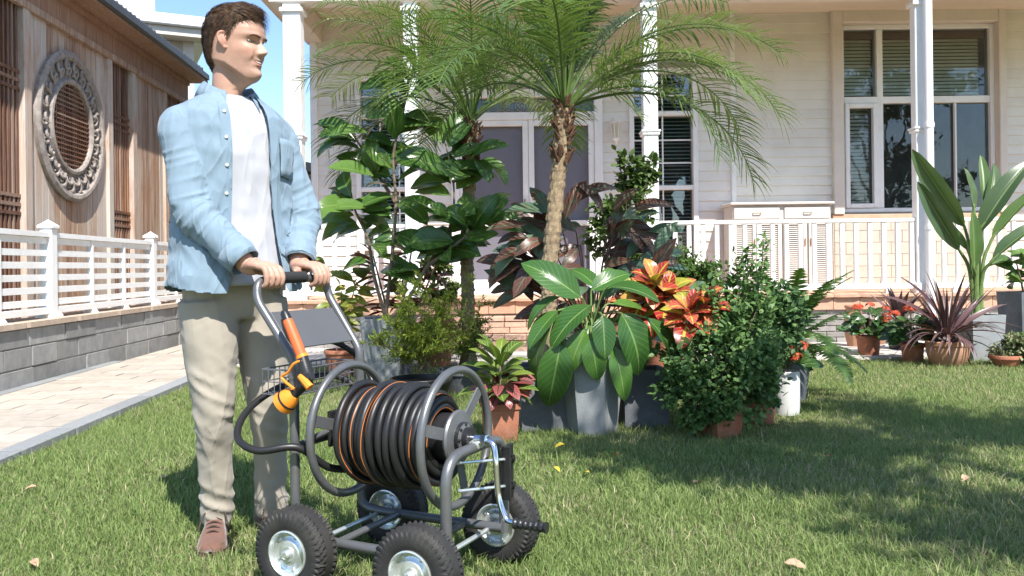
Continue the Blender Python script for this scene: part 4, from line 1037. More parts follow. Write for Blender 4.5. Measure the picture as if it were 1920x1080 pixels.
blend(front * np.exp(-((hz_ - .0622 - 9 * hy * hy) / .0016) ** 2 - (hy / .027) ** 4) * .85, (0.09, 0.035, 0.03))
cheek = np.exp(-((np.abs(hy) - .045) / .02) ** 2 - ((hz_ - .092) / .02) ** 2) * (hx > .02); blend(cheek * .3, (0.58, 0.27, 0.20))
beard = (.75 + .5 * vnoise(v, 180, 12)) * np.clip(1.3 - ((hz_ - .035) / .045) ** 2, 0, 1) * (hx > -.005) * (hz_ > -.02) * (1 - np.clip(lip * 2, 0, 1)); blend(np.clip(beard, 0, 1) * .20, (0.25, 0.19, 0.16))
ear = (np.abs(hy) > .0735) * (hz_ > .08) * (hz_ < .16) * (hx < .02); blend(ear * .4, (0.62, 0.27, 0.20))
hd = (v[:, 2] < .96); kn = hd * np.clip(vnoise(v, 45, 9), 0, 1); blend(kn * .35, (0.58, 0.24, 0.17))
a = bme.color_attributes.new('Col', 'FLOAT_COLOR', 'POINT'); c4 = np.ones((len(v), 4), dtype=np.float32); c4[:, :3] = col; a.data.foreach_set('color', c4.ravel())
bme.materials.clear(); bme.materials.append(VCOL('skin', 0.5, bump=.15, bs=350, sss=.12)); toparent(link('body', bme, person))
# eyes, brows, hair
m_eye = M('eye_white', (.27, .245, .23), .25, var=.03); m_iris = M('dark_iris', (.05, .035, .025), .15, var=.2); m_hair = M('brown_hair', (.045, .026, .016), .6, spec=.25, var=.35, vs=70, col2=(.11, .063, .034))
def onface(y, z):
    i = np.argmin((hPc[:, 1] - y) ** 2 + (hPc[:, 2] - z) ** 2 + (hPc[:, 0] < .03) * 1.0); return hPc[i]
for s in (-1, 1):
    q = onface(s * .033, .1255)
    MB().sphere(Hw((q[0] - .0062, s * .033, .1252)), (.0100, .0118, .0066), 14, 10).build('eye', m_eye, person, True, -Vector(person.location))
    MB().sphere(Hw((q[0] - .0005, s * .033 + .001, .1254)), .0049, 10, 8).build('iris', m_iris, person, True, -Vector(person.location))
    lid = [(onface(s * yy, .1255)[0] + .0012, s * yy, .1255 + dz) for yy, dz in ((.0205, -.0005), (.026, .0030), (.033, .0044), (.040, .0028), (.0455, -.001))]
    MB().tube([Hw(p) for p in cr(lid, 4)], .0014, 6).build('eyelash', m_hair, person, True, -Vector(person.location))
    br = [(onface(s * yy, .1415)[0] + .002, s * yy, .1405 + dz) for yy, dz in ((.014, -.001), (.022, .0015), (.032, .0035), (.042, .003), (.050, -.002))]
    MB().tube([Hw(p) for p in cr(br, 4)], [.0016, .0024, .0028, .0030, .0031, .0032, .0032, .0032, .003, .003, .0028, .0026, .0024, .002, .0018, .0014, .001], 6).build('eyebrow', m_hair, person, True, -Vector(person.location))
tm_ = [Hw((onface(yy, .063)[0] + .0030 - abs(yy) * .06, yy, .0634 + 8 * yy * yy)) for yy in np.linspace(-.019, .019, 9)]
MB().tube(tm_, [.001, .0022, .0027, .0028, .0028, .0028, .0027, .0022, .001], 6).build('teeth', M('teeth', (.72, .68, .6), .3, var=.02), person, True, -Vector(person.location))
x, y, z = hPc[:, 0], hPc[:, 1], hPc[:, 2]
def hairline(x, y):                                       # lowest z with hair at this place of the head
    ang = np.degrees(np.arctan2(np.abs(y), x + .015))
    return np.interp(ang, [0, 25, 40, 52, 62, 72, 82, 90, 100, 112, 125, 150, 180], [.192, .190, .182, .172, .155, .125, .118, .148, .150, .120, .062, .038, .034])
hl = hairline(x, y); msk = z > hl
depth = np.clip((z - hl) / .035, 0, 1)
topf = np.clip((z - .16) / .05, 0, 1); thick = (.003 + .015 * depth * (.30 + .70 * topf) + .017 * topf * np.clip((x + .03) / .09, 0, 1) * np.clip((z - hl) / .02, 0, 1))
c0 = np.array([-.015, 0, .12]); dirn = hPc - c0; dirn /= np.linalg.norm(dirn, axis=1, keepdims=True)
thick = thick * (1 + .22 * vnoise(hPc * [1.4, .5, 1], 60, 5))
hP2 = hPc + dirn * thick[:, None]; keep = set(np.nonzero(msk)[0]); hb = MB(); idx = {}; fl = []
for f in hFc:
    if all(i in keep for i in f):
        for i in f: idx.setdefault(i, len(idx))
        fl.append(tuple(idx[i] for i in f))
hv_ = [None] * len(idx)
for i, j in idx.items(): hv_[j] = Hw(hP2[i])
hb.add(hv_, fl); hb.build('hair', m_hair, person, True, -Vector(person.location), angle=180)
# strands over the cap: swept to his left and back on top, down at the sides
ids = np.array(sorted(keep)); pick = rng.choice(ids, 5200); VS = []; FS = []
P0 = hPc[pick]; dn = dirn[pick]; tk = thick[pick]; top = np.clip((P0[:, 2] - .165) / .045, 0, 1)
flow = np.stack([np.where(top > .5, .95, -.35), np.where(top > .5, .45 , .05 * np.sign(P0[:, 1])), np.where(top > .5, .15, -1.0)], 1)
flow = flow + rng.normal(scale=.28, size=flow.shape); flow -= dn * (flow * dn).sum(1, keepdims=True); flow /= np.linalg.norm(flow, axis=1, keepdims=True)
ln = np.where(top > .5, rng.uniform(.022, .045, len(pick)), rng.uniform(.008, .017, len(pick))); sd = np.cross(flow, dn)
for i in range(len(pick)):
    for k in range(4):
        t = k / 3; lift = tk[i] * (1.0 + .10 * math.sin(t * 3)) + .0022 * t * (1 - t) * 4 - .004 * t * t
        c = P0[i] + dn[i] * lift + flow[i] * ln[i] * t; w_ = .0009 * (1 - t * .8)
        VS.append(Hw(c - sd[i] * w_)); VS.append(Hw(c + sd[i] * w_))
    b0 = i * 8; FS += [(b0 + 2 * k, b0 + 2 * k + 1, b0 + 2 * k + 3, b0 + 2 * k + 2) for k in range(3)]
hs_ = bulk('hair_strands', np.array([tuple(q) for q in VS]), np.array(FS), m_hair, person); toparent(hs_); hs_['kind'] = 'stuff'
# ---- clothes
def CLOTH(name, col, scale, bump, wr=1.0, rough=.85, twill=0.0):
    m, nt, p, out = NT(name)
    v = coords(nt); n1 = noise(nt, v, 9, 5); c = ramp(nt, n1, [(.3, sc(col, .93)), (.7, sc(col, 1.06))])
    n2 = noise(nt, v, 700, 2); c = mixc(nt, .35, c, mixc(nt, n2, sc(col, .82), sc(col, 1.12)))
    nt.links.new(c, p.inputs['Base Color']); p.inputs['Roughness'].default_value = rough; p.inputs['Sheen Weight'].default_value = .15; p.inputs['Specular IOR Level'].default_value = .2
    b = nt.nodes.new('ShaderNodeBump'); b.inputs['Strength'].default_value = bump; b.inputs['Distance'].default_value = .012
    def ridge(vec, s_):
        n_ = nt.nodes.new('ShaderNodeTexNoise'); n_.inputs['Scale'].default_value = s_; n_.inputs['Detail'].default_value = 2; n_.inputs['Distortion'].default_value = .6; nt.links.new(vec, n_.inputs['Vector'])
        r_ = maths(nt, 'SUBTRACT', 1.0, maths(nt, 'ABSOLUTE', maths(nt, 'SUBTRACT', maths(nt, 'MULTIPLY', n_.outputs[0], 2.0), 1.0))); return maths(nt, 'POWER', r_, 5.0)
    def rotv(ang):
        mp = nt.nodes.new('ShaderNodeMapping'); mp.inputs['Rotation'].default_value = (ang, ang * .7, 0); mp.inputs['Scale'].default_value = (1, 1, .32); g_ = nt.nodes.new('ShaderNodeNewGeometry'); nt.links.new(g_.outputs['Position'], mp.inputs[0]); return mp.outputs[0]
    w1 = maths(nt, 'ADD', maths(nt, 'ADD', ridge(rotv(.5), scale * .55), maths(nt, 'MULTIPLY', ridge(rotv(-.7), scale * .8), .7)), maths(nt, 'MULTIPLY', noise(nt, coords(nt, 'World', (1, 1, .6)), scale, 4, .55), .6)); nt.links.new(w1, b.inputs['Height'])
    nt.links.new(b.outputs[0], p.inputs['Normal']); MAT[name] = m; return m
m_shirt = CLOTH('blue_chambray', (0.20, 0.28, 0.35), 15, .5); m_tee = CLOTH('white_jersey', (0.43, 0.44, 0.475), 9, .42); m_khaki = CLOTH('khaki_twill', (0.385, 0.345, 0.285), 9, .36)
m_btn = M('button', (.62, .58, .5), .3, var=.05)
ND = 120
sh_z = [.845, .90, 1.00, 1.10, 1.20, 1.30, 1.38, 1.43, 1.462, 1.485, 1.505, 1.518]
sh_w = [.215, .210, .200, .192, .192, .195, .195, .186, .158, .125, .090, .072]
sh_d = [.165, .158, .144, .132, .128, .130, .126, .118, .102, .088, .078, .070]
sh_c = [.005, .005, .0, .0, .0, .0, -.004, -.008, -.012, -.016, -.02, -.022]
sh_o = [.46, .44, .40, .37, .34, .33, .33, .34, .38, .46, .60, .72]
def torso_shell(zs, off, open_, NZ=80, folds=0.0, seed=1, full=False):
    V = []; zz = np.linspace(zs[0], zs[1], NZ)
    for i, z in enumerate(zz):
        w = np.interp(z, sh_z, sh_w) + off; d = np.interp(z, sh_z, sh_d) + off; c = np.interp(z, sh_z, sh_c); o = np.interp(z, sh_z, sh_o)
        ph = np.linspace(0, 2 * PI, ND, endpoint=False) if full else np.linspace(o, 2 * PI - o, ND)
        for p_ in ph:
            cc, ss = math.cos(p_), math.sin(p_); q = (abs(cc) ** 2.4 + abs(ss) ** 2.4) ** (-1 / 2.4)
            hem = 0
            if not full and z < .90: hem = -.035 * (abs(cc) - .45) * (.90 - z) / .055
            V.append((c + d * cc * q, w * ss * q, z + hem))
    V = np.array(V)
    if folds:
        a = V.copy(); rad = np.stack([V[:, 0] / .13, V[:, 1] / .2, 0 * V[:, 2]], 1); rad /= np.linalg.norm(rad, axis=1, keepdims=True) + 1e-9
        f1 = 1 - np.abs(vnoise(V * [1, 1, .30], 13, seed)); f2 = 1 - np.abs(vnoise((V + np.stack([V[:, 2] * .5, V[:, 2] * .35, 0 * V[:, 0]], 1)) * [1, 1, .35], 22, seed + 1))
        amt = folds * np.interp(V[:, 2], [.85, 1.0, 1.3, 1.45, 1.52], [1.2, 1.2, .8, .55, .1])
        V = V + rad * ((f1 - .5) * 1.0 + (f2 - .5) * .45)[:, None] * amt[:, None]
    pts = [T(*p_) for p_ in V]; n_ = ND; F = []
    for i in range(NZ - 1):
        for k in range(n_ if full else n_ - 1): F.append((i * n_ + k, i * n_ + (k + 1) % n_, (i + 1) * n_ + (k + 1) % n_, (i + 1) * n_ + k))
    return MB().add(pts, F)
def solid(o, t=.004, off=1.0):
    md = o.modifiers.new('thickness', 'SOLIDIFY'); md.thickness = t; md.offset = off; return o
sb = MB(); zr_ = np.linspace(.80, 1.525, 46); V = []; F = []; n_ = 96
for z in zr_:
    w, d, c_ = np.interp(z, sh_z, sh_w), np.interp(z, sh_z, sh_d), np.interp(z, sh_z, sh_c)
    for p_ in np.linspace(0, 2 * PI, n_, endpoint=False):
        cc, ss = math.cos(p_), math.sin(p_); q = (abs(cc) ** 2.4 + abs(ss) ** 2.4) ** (-1 / 2.4); V.append(T(c_ + d * cc * q, w * ss * q, z))
F = [(i * n_ + k, i * n_ + (k + 1) % n_, (i + 1) * n_ + (k + 1) % n_, (i + 1) * n_ + k) for i in range(45) for k in range(n_)] + [tuple(range(n_ - 1, -1, -1)), tuple(45 * n_ + k for k in range(n_))]
sb.add(V, F); CUFF = []
def wrist(c): return c - fwd * .070 + upv * .035
for S_, E_, c, sd_ in ((SHR, ELR, HRc, 2), (SHL, ELL, HLc, 6)):
    Wp = wrist(c); dirw = (E_ - Wp).normalized(); CUFF.append((Wp + dirw * .018, dirw)); Wp = Wp - dirw * .015
    inner = S_.lerp(T(0, 0, 1.40), .40)
    P = cr([inner, S_, S_.lerp(E_, .45), E_, E_.lerp(Wp, .45), Wp], 10); N_ = len(P)
    sb.tube(P, list(np.interp(np.linspace(0, 1, N_), [0, .2, .4, .6, .72, .85, 1], [.056, .067, .064, .057, .053, .049, .046])), 32)
sme = remesh(sb, .005, 'shirt', 4); v, n = getv(sme)
TI = np.array([[math.cos(TA), math.sin(TA)], [-math.sin(TA), math.cos(TA)]]); tl = (v[:, :2] - np.array(PO.xy)) @ TI.T; tF, tL, tz = tl[:, 0], tl[:, 1], v[:, 2]
wv_, dv_, cv_, ov_ = (np.interp(tz, sh_z, q) for q in (sh_w, sh_d, sh_c, sh_o)); tor = (np.abs(((tF - cv_) / dv_)) ** 2.4 + np.abs(tL / wv_) ** 2.4) ** (1 / 2.4)
def segdist(v, a, b): a, b = np.array(a), np.array(b); d = b - a; t = np.clip(((v - a) @ d) / (d @ d), 0, 1); return np.linalg.norm(v - a - t[:, None] * d, axis=1), t
arms = []; isarm = np.zeros(len(v), bool); sfold = np.zeros(len(v))
for (S_, E_, c, sd_) in ((SHR, ELR, HRc, 2), (SHL, ELL, HLc, 6)):
    d1, t1 = segdist(v, S_, E_); d2, t2 = segdist(v, E_, wrist(c)); a_ = np.minimum(d1, d2) < .092; a_ &= (tor > 1.04); isarm |= a_
    u_ = np.where(d1 < d2, t1, 1 + t2); ax = (np.array(E_) - np.array(S_)); rid = 1 - 1.8 * np.abs(vnoise(np.stack([u_ * 3.2 + v[:, 0] * 9 - v[:, 1] * 7, v[:, 0] * 7 + v[:, 2] * 2, v[:, 1] * 7 - v[:, 2] * 2], 1), 1.0, sd_)); rid2 = 1 - 1.8 * np.abs(vnoise(np.stack([u_ * 12 + v[:, 1] * 16, v[:, 0] * 9, v[:, 2] * 5], 1), 1.0, sd_ + 3))
    amp = .0038 + .0075 * np.exp(-((u_ - 1.0) / .28) ** 2) + .005 * np.exp(-((u_ - 1.75) / .2) ** 2); sfold = np.where(a_, (np.maximum(rid, -.4) * .9 + np.maximum(rid2, -.3) * .5) * amp, sfold)
tv = np.stack([tF, tL, tz], 1); g1 = 1 - 1.8 * np.abs(vnoise(tv * [1, 1, .28], 11, 3)); g2 = 1 - 1.8 * np.abs(vnoise((tv + np.stack([tz * .6, tz * .5, 0 * tz], 1)) * [1, 1, .4], 17, 4)); g3 = 1 - 1.8 * np.abs(vnoise((tv + np.stack([-tz * .8, tz * .9, 0 * tz], 1)) * [1, 1, .5], 14, 5))
tam = np.interp(tz, [.84, .95, 1.1, 1.3, 1.45, 1.52], [.013, .013, .011, .008, .005, .001]); sfold = np.where(isarm, sfold, (g1 * .7 + g2 * .4 + g3 * .35) * tam)
v2 = v + n * sfold[:, None]
hemz = .868 - .028 * np.abs(tF / .15) 
phi_ = np.arctan2(tL / wv_, (tF - cv_) / dv_); opn = (np.abs(phi_) < ov_) & ~isarm & (tz < 1.6) & (tF > 0)
kill = opn | ((~isarm) & (tz < hemz)) | ((tz > 1.512) & ~isarm)
for cp, dw in CUFF:
    sd2 = (v - np.array(cp)) @ np.array(dw); kill |= (sd2 < 0) & (np.linalg.norm(v - np.array(cp), axis=1) < .075)
import bmesh
bm = bmesh.new(); setv(sme, v2); bm.from_mesh(sme); bm.verts.ensure_lookup_table()
bmesh.ops.delete(bm, geom=[bm.verts[i] for i in np.nonzero(kill)[0]], context='VERTS')
bmesh.ops.smooth_vert(bm, verts=[q for q in bm.verts if q.is_boundary], factor=.5, use_axis_x=True, use_axis_y=True, use_axis_z=True)
for _ in range(4): bmesh.ops.smooth_vert(bm, verts=[q for q in bm.verts if q.is_boundary], factor=.5, use_axis_x=True, use_axis_y=True, use_axis_z=True)
bm.to_mesh(sme); bm.free(); sme.materials.clear(); sme.materials.append(m_shirt); sme.shade_smooth(); shirt = solid(toparent(link('shirt', sme, person)), .003, -1.0)
for cp, dw in CUFF:                                       # cuffs and armhole seams
    MB().tube([cp + dw * .0, cp + dw * .03, cp + dw * .06], [.0475, .0495, .0505], 32, cap=False).build('cuff', m_shirt, person, True, -Vector(person.location)); solid(bpy.data.objects[person.children[-1].name] if False else [o for o in person.children if o.name.startswith('cuff')][-1], .004)
tee = solid(toparent(torso_shell((.87, 1.50), -.022, True, 60, .014, 8, True).build('t_shirt', m_tee, person, True, angle=180)), .002)
# collar: stand and turned-down leaf, open at the throat
cv = []; NC = 60; prof = [(0, 1.500, .0), (.004, 1.535, .0), (.012, 1.545, .0), (.022, 1.530, .2), (.034, 1.497, .9)]
for i in range(NC):
    p_ = .52 + (2 * PI - 1.04) * i / (NC - 1); frn = max(0, math.cos(p_))
    for (o_, z, pt) in prof:
        w, d = .071 + o_ * 1.1, .068 + o_; cv.append(T(-.024 + (d + pt * .022 * frn) * math.cos(p_), (w + pt * .01 * frn) * math.sin(p_), z - .045 * frn - .028 * pt * frn ** 2))
K_ = len(prof); cf = [(i * K_ + k, i * K_ + k + 1, (i + 1) * K_ + k + 1, (i + 1) * K_ + k) for i in range(NC - 1) for k in range(K_ - 1)]
solid(toparent(MB().add(cv, cf).build('collar', m_shirt, person, True, angle=60)), .003)
ring_ = [T(-.02 + .074 * math.cos(a), .076 * math.sin(a), 1.492 - .032 * max(0, math.cos(a))) for a in np.linspace(0, 2 * PI, 48, endpoint=False)]
toparent(MB().tube(ring_, .009, 8, closed=True).build('tee_neckband', m_tee, person, True))
def shpt(z, p_, off=.006):
    w, d, c = np.interp(z, sh_z, sh_w) + off, np.interp(z, sh_z, sh_d) + off, np.interp(z, sh_z, sh_c); cc, ss = math.cos(p_), math.sin(p_); q = (abs(cc) ** 2.4 + abs(ss) ** 2.4) ** (-1 / 2.4)
    return T(c + d * cc * q, w * ss * q, z)
for s in (-1, 1):                                         # plackets
    V = []; 
    for i in range(50):
        z = .862 + (1.47 - .862) * i / 49; o = np.interp(z, sh_z, sh_o)
        V += [shpt(z, s * (o + .0), .008 ), shpt(z, s * (o + .08), .0095), shpt(z, s * (o + .17), .008)]
    F = [(i * 3 + k, i * 3 + k + 1, i * 3 + 4 + k, i * 3 + 3 + k) for i in range(49) for k in range(2)]
    toparent(MB().add(V, F).build('placket', m_shirt, person, True))
for z in (1.43, 1.345, 1.255, 1.165, 1.075, .985):
    o = np.interp(z, sh_z, sh_o); q = shpt(z, -(o + .085), .012); dn_ = (q - T(0, 0, z)).normalized()
    MB().tube([q - dn_ * .002, q + dn_ * .0022], .0055, 12).build('button', m_btn, person, True, -Vector(person.location))
V = []; 
for i in range(7):
    for k in range(7): V.append(shpt(1.235 + .125 * i / 6 - (.012 * (1 - abs(k - 3) / 3) if i == 0 else 0), .52 + .62 * k / 6, .0105))
toparent(solid(MB().add(V, [(i * 7 + k, i * 7 + k + 1, i * 7 + 8 + k, i * 7 + 7 + k) for i in range(6) for k in range(6)]).build('chest_pocket', m_shirt, person, True), .002))
# trousers
FR, FL = Vector((-1.012, 2.865, 0)), Vector((-.835, 2.95, 0))
tr_ = MB()
ellrings(tr_, [(T(-.005, 0, .76), .095, .135), (T(-.01, 0, .82), .120, .165), (T(-.005, 0, .90), .118, .170), (T(0, 0, .98), .108, .162)], 32)
HPR, HPL = T(0, -.088, .80), T(0, .088, .80); KR, KL = HPR.lerp(FR, .5) + Vector((.018, -.035, .06)), HPL.lerp(FL, .5) + Vector((.02, -.035, .06))
AR, AL = FR + Vector((.0, .035, .075)), FL + Vector((-.01, .03, .075))
for h, k, a_ in ((HPR, KR, AR), (HPL, KL, AL)):
    P = cr([h + Vector((0, 0, .02)), h.lerp(k, .45), k, k.lerp(a_, .45), a_], 8); r = np.interp(np.linspace(0, 1, len(P)), [0, .2, .45, .55, .8, 1], [.098, .089, .068, .060, .052, .051]); tr_.tube(P, list(r), 28)
tme = remesh(tr_, .0075, 'trousers', 3); v, n = getv(tme)
low = np.interp(v[:, 2], [.05, .14, .28, .40, .52, .66, .80, .95], [.008, .009, .004, .006, .006, .0035, .0035, .0015])
f1 = 1 - 1.7 * np.abs(vnoise(v * [1, 1, 1.7] + np.stack([v[:, 2] * .5, v[:, 2] * .4, v[:, 0] * .9], 1), 12, 21)); f2 = 1 - 1.7 * np.abs(vnoise(v * [1, 1, 2.4] + np.stack([0 * v[:, 2], 0 * v[:, 2], -v[:, 0] * 1.3], 1), 24, 22)); f3 = vnoise(v * [1, 1, .25], 14, 23)
v2 = v + n * (f1 * .8 + f2 * .15 + f3 * .6)[:, None] * low[:, None]; setv(tme, v2); tme.materials.clear(); tme.materials.append(m_khaki); tme.shade_smooth(); toparent(link('trousers', tme, person))
# shoes
m_shoe = M('brown_suede', (0.145, 0.068, 0.045), 0.8, var=0.12, vs=30, bump=0.2, bs=300, sheen=.3); m_sole = M('dark_sole', (0.10, 0.06, 0.045), .8, var=.2); m_lace = M('dark_lace', (.06, .04, .033), .8, var=.2)
def shoe(c, ang):
    R2 = Matrix.Rotation(ang, 3, 'Z'); n = 24; xs = np.linspace(-.145, .15, 26)
    w = np.interp(xs, [-.145, -.13, -.08, 0, .07, .11, .138, .15], [.012, .030, .036, .037, .047, .045, .028, .006]); h = np.interp(xs, [-.145, -.13, -.08, -.02, .03, .08, .12, .145, .15], [.06, .092, .104, .100, .082, .062, .052, .040, .03])
    V = []; F = []
    for i in range(26):
        for k in range(n):
            t = PI * k / (n - 1); V.append(c + R2 @ Vector((xs[i], w[i] * math.copysign(abs(math.cos(t)) ** .7, math.cos(t)), .022 + (h[i] - .022) * math.sin(t) ** .75)))
    for i in range(25):
        for k in range(n - 1): F.append((i * n + k, i * n + k + 1, (i + 1) * n + k + 1, (i + 1) * n + k))
    F.append(tuple(range(n))); F.append(tuple(25 * n + k for k in range(n - 1, -1, -1)))
    up = MB().add(V, F).build('shoe', m_shoe, person, True, -Vector(person.location), angle=180)
    ol = [(x, ww + .004) for x, ww in zip(xs, w)] + [(x, -ww - .004) for x, ww in zip(xs[::-1], w[::-1])]
    m_ = len(ol); V = [c + R2 @ Vector((x, y, .002)) for x, y in ol] + [c + R2 @ Vector((x, y, .027)) for x, y in ol]
    MB().add(V, [tuple(range(m_ - 1, -1, -1)), tuple(range(m_, 2 * m_))] + [(i, (i + 1) % m_, m_ + (i + 1) % m_, m_ + i) for i in range(m_)]).build('sole', m_sole, up)
    lc = MB()
    for k in range(4):
        x = .0 + .022 * k; hh = float(np.interp(x, [-.02, .03, .08], [.100, .083, .063])) + .004; lc.tube(cr([c + R2 @ Vector((x, -.024, hh - .012)), c + R2 @ Vector((x + .004, 0, hh + .001)), c + R2 @ Vector((x, .024, hh - .012))], 4), .0026, 6)
    for s in (-1, 1): lc.tube(cr([c + R2 @ Vector((-.005, 0, .104)), c + R2 @ Vector((.0, s * .03, .112)), c + R2 @ Vector((.02, s * .042, .085)), c + R2 @ Vector((.03, s * .05, .06))], 5), .0024, 6)
    lc.build('lace', m_lace, up, True)
shoe(FR + Vector((.01, -.02, 0)), math.radians(-76)); shoe(FL, math.radians(-55))
# ------------------------------------------------------------------ pots
m_terra = M('terracotta', (0.36, 0.135, 0.075), 0.8, var=0.14, vs=12, bump=0.2, bs=120, dirt=(0.45, 0.30, 0.22), dscale=6, damt=0.4)
m_terra2 = M('pale_terracotta', (0.42, 0.215, 0.125), 0.85, var=0.14, vs=12, bump=0.25, bs=120, dirt=(0.36, 0.24, 0.17), dscale=6, damt=0.5)
m_cement = M('grey_cement', (0.26, 0.275, 0.28), 0.8, var=0.14, vs=7, bump=0.2, bs=110, dirt=(0.32, 0.34, 0.35), dscale=4, damt=0.45)
m_cement2 = M('dark_cement', (0.115, 0.125, 0.14), 0.75, var=0.2, vs=6, bump=0.2, bs=110, dirt=(0.22, 0.24, 0.26), dscale=5, damt=0.5)
m_wpot = M('white_ceramic', (0.60, 0.60, 0.58), 0.5, var=0.06, vs=5, dirt=(0.42, 0.41, 0.36), dscale=4, damt=0.4)
m_psoil = M('potting_soil', (0.045, 0.032, 0.022), 0.95, var=0.3, vs=40, bump=0.7, bs=120)
m_bark2 = M('grey_brown_stem', (0.20, 0.155, 0.11), 0.9, var=0.25, vs=30, bump=0.4, bs=120)
m_gstem = M('green_stem', (0.13, 0.20, 0.055), 0.6, var=0.2, vs=20)
def plain_pot(par, r0, r1, h, mat, n=28, rimh=.03, rimo=.008, c=(0, 0, 0), ribs=False, name='pot', sq=None, rot=0.0):
    pr = [(r0 * .92, 0), (r0, .008), (r0 + (r1 - r0) * .5, h * .5), (r1 - rimo, h - rimh - .004), (r1 + rimo * .3, h - rimh), (r1 + rimo * .3, h - .004), (r1, h), (r1 - .014, h), (r1 - .018, h - .03), (r1 - .02, h - .05)]
    b = MB().lathe(pr, n, c, sq=sq)
    o = b.build(name, mat, par, True, rot=(0, 0, rot), angle=35)
    MB().lathe([(.001, h - .03), (r1 - .017, h - .032)], n, c, sq=sq, cap=False).build('soil', m_psoil, par, rot=(0, 0, rot)); return o
def square_planter(par, wb, wt, h, mat, rot=0.0, sides=4):
    k = 1 / math.cos(PI / sides)
    pr = [(wb / 2 * k, 0), (wt / 2 * k, h), ((wt / 2 - .018) * k, h), ((wt / 2 - .02) * k, h - .04)]
    MB().lathe(pr, sides, (0, 0, 0)).build('planter', mat, par, False, rot=(0, 0, rot + PI / sides)); MB().lathe([(.001, h - .035), ((wt / 2 - .021) * k, h - .037)], sides, cap=False).build('soil', m_psoil, par, rot=(0, 0, rot + PI / sides))
def ang2(a, e): return Vector((math.cos(a) * math.cos(e), math.sin(a) * math.cos(e), math.sin(e)))
def leaf_between(par, me, p, q, width_ratio=1.0, roll=0.0, up=None, name='leaf'):
    """leaf from base p to tip q; its face leans to the sky and the viewer's side"""
    p, q = Vector(p), Vector(q); d = q - p; L = d.length
    u = Vector(up) if up is not None else Vector((0.1, -.6, .8)); o = place_leaf(me, par, p, d, u, L * 1.04, name, width_ratio); return o
# ------------------------------------------------------------------ palms
m_palmleaf = LEAF('palm_leaflet', [(0, (0.11, 0.18, 0.045)), (.6, (0.15, 0.235, 0.065)), (1, (0.21, 0.29, 0.085))], trans=.35, rough=.32, spec=.6)
m_rachis = M('palm_rachis', (0.19, 0.25, 0.07), .5, var=.15, vs=10)
m_palmtrunk = M('palm_trunk', (0.30, 0.225, 0.14), .95, var=.35, vs=40, bump=.6, bs=120, dirt=(.14, .09, .055), dscale=18, damt=.6)
m_fibre = M('palm_fibre', (0.11, 0.055, 0.03), .95, var=.4, vs=30, bump=.8, bs=100)
def frond_mesh(L, elev, drp, seed, pairs=52, ll=.29, name='frond'):
    rn = random.Random(seed); b = MB(); pts = []; N = 22; x = z = 0.0
    for i in range(N + 1):
        t = i / N; a = elev - drp * t ** 1.35
        if i: x += math.cos(a) * L / N; z += math.sin(a) * L / N
        pts.append(Vector((x, .03 * math.sin(t * 3 + seed) * t, z)))
    b.tube(pts, [.009 * (1 - .85 * i / N) + .0008 for i in range(N + 1)], 5)
    for i in range(pairs):
        t = .20 + .79 * (i / (pairs - 1)) ** .95; k = t * N; j = min(N - 1, int(k)); f = k - j; p = pts[j].lerp(pts[j + 1], f); T_ = (pts[j + 1] - pts[j]).normalized()
        side = Vector((0, 1, 0)); nrm = T_.cross(side) * -1
        if nrm.z < 0: nrm = -nrm
        l = ll * (0.55 + .45 * math.sin(PI * min(1, (t - .12) / .95))) * rn.uniform(.82, 1.1)
        for s in (-1, 1):
            d = (T_ * rn.uniform(.5, .75) + side * s * rn.uniform(.75, 1.0) + nrm * rn.uniform(.0, .45)).normalized(); w = .0046 * rn.uniform(.8, 1.2); q = p.copy(); prev = None; V = []
            wv = d.cross(nrm); wv = wv.normalized() if wv.length > .01 else T_
            for m_ in range(5):
                u_ = m_ / 4; wd = w * (math.sin(PI * min(.98, .18 + .8 * u_)) ** .6)
                V += [q - wv * wd, q + wv * wd]
                q = q + d * (l / 4); d = (d + Vector((0, 0, -1)) * (.16 + .16 * u_) * rn.uniform(.6, 1.5)).normalized()
            b.add(V, [(2 * m_, 2 * m_ + 1, 2 * m_ + 3, 2 * m_ + 2) for m_ in range(4)])
    me = b.mesh(name, False); me.materials.append(m_palmleaf); return me
ELV = [(1.42, .9), (1.18, 1.35), (.95, 1.6), (.70, 1.75), (.42, 1.75), (.12, 1.5)]
FRONDS = [[frond_mesh(1.25, e + .04 * s, d, s * 7 + k * 3 + 1) for s in range(2)] for k, (e, d) in enumerate(ELV)]
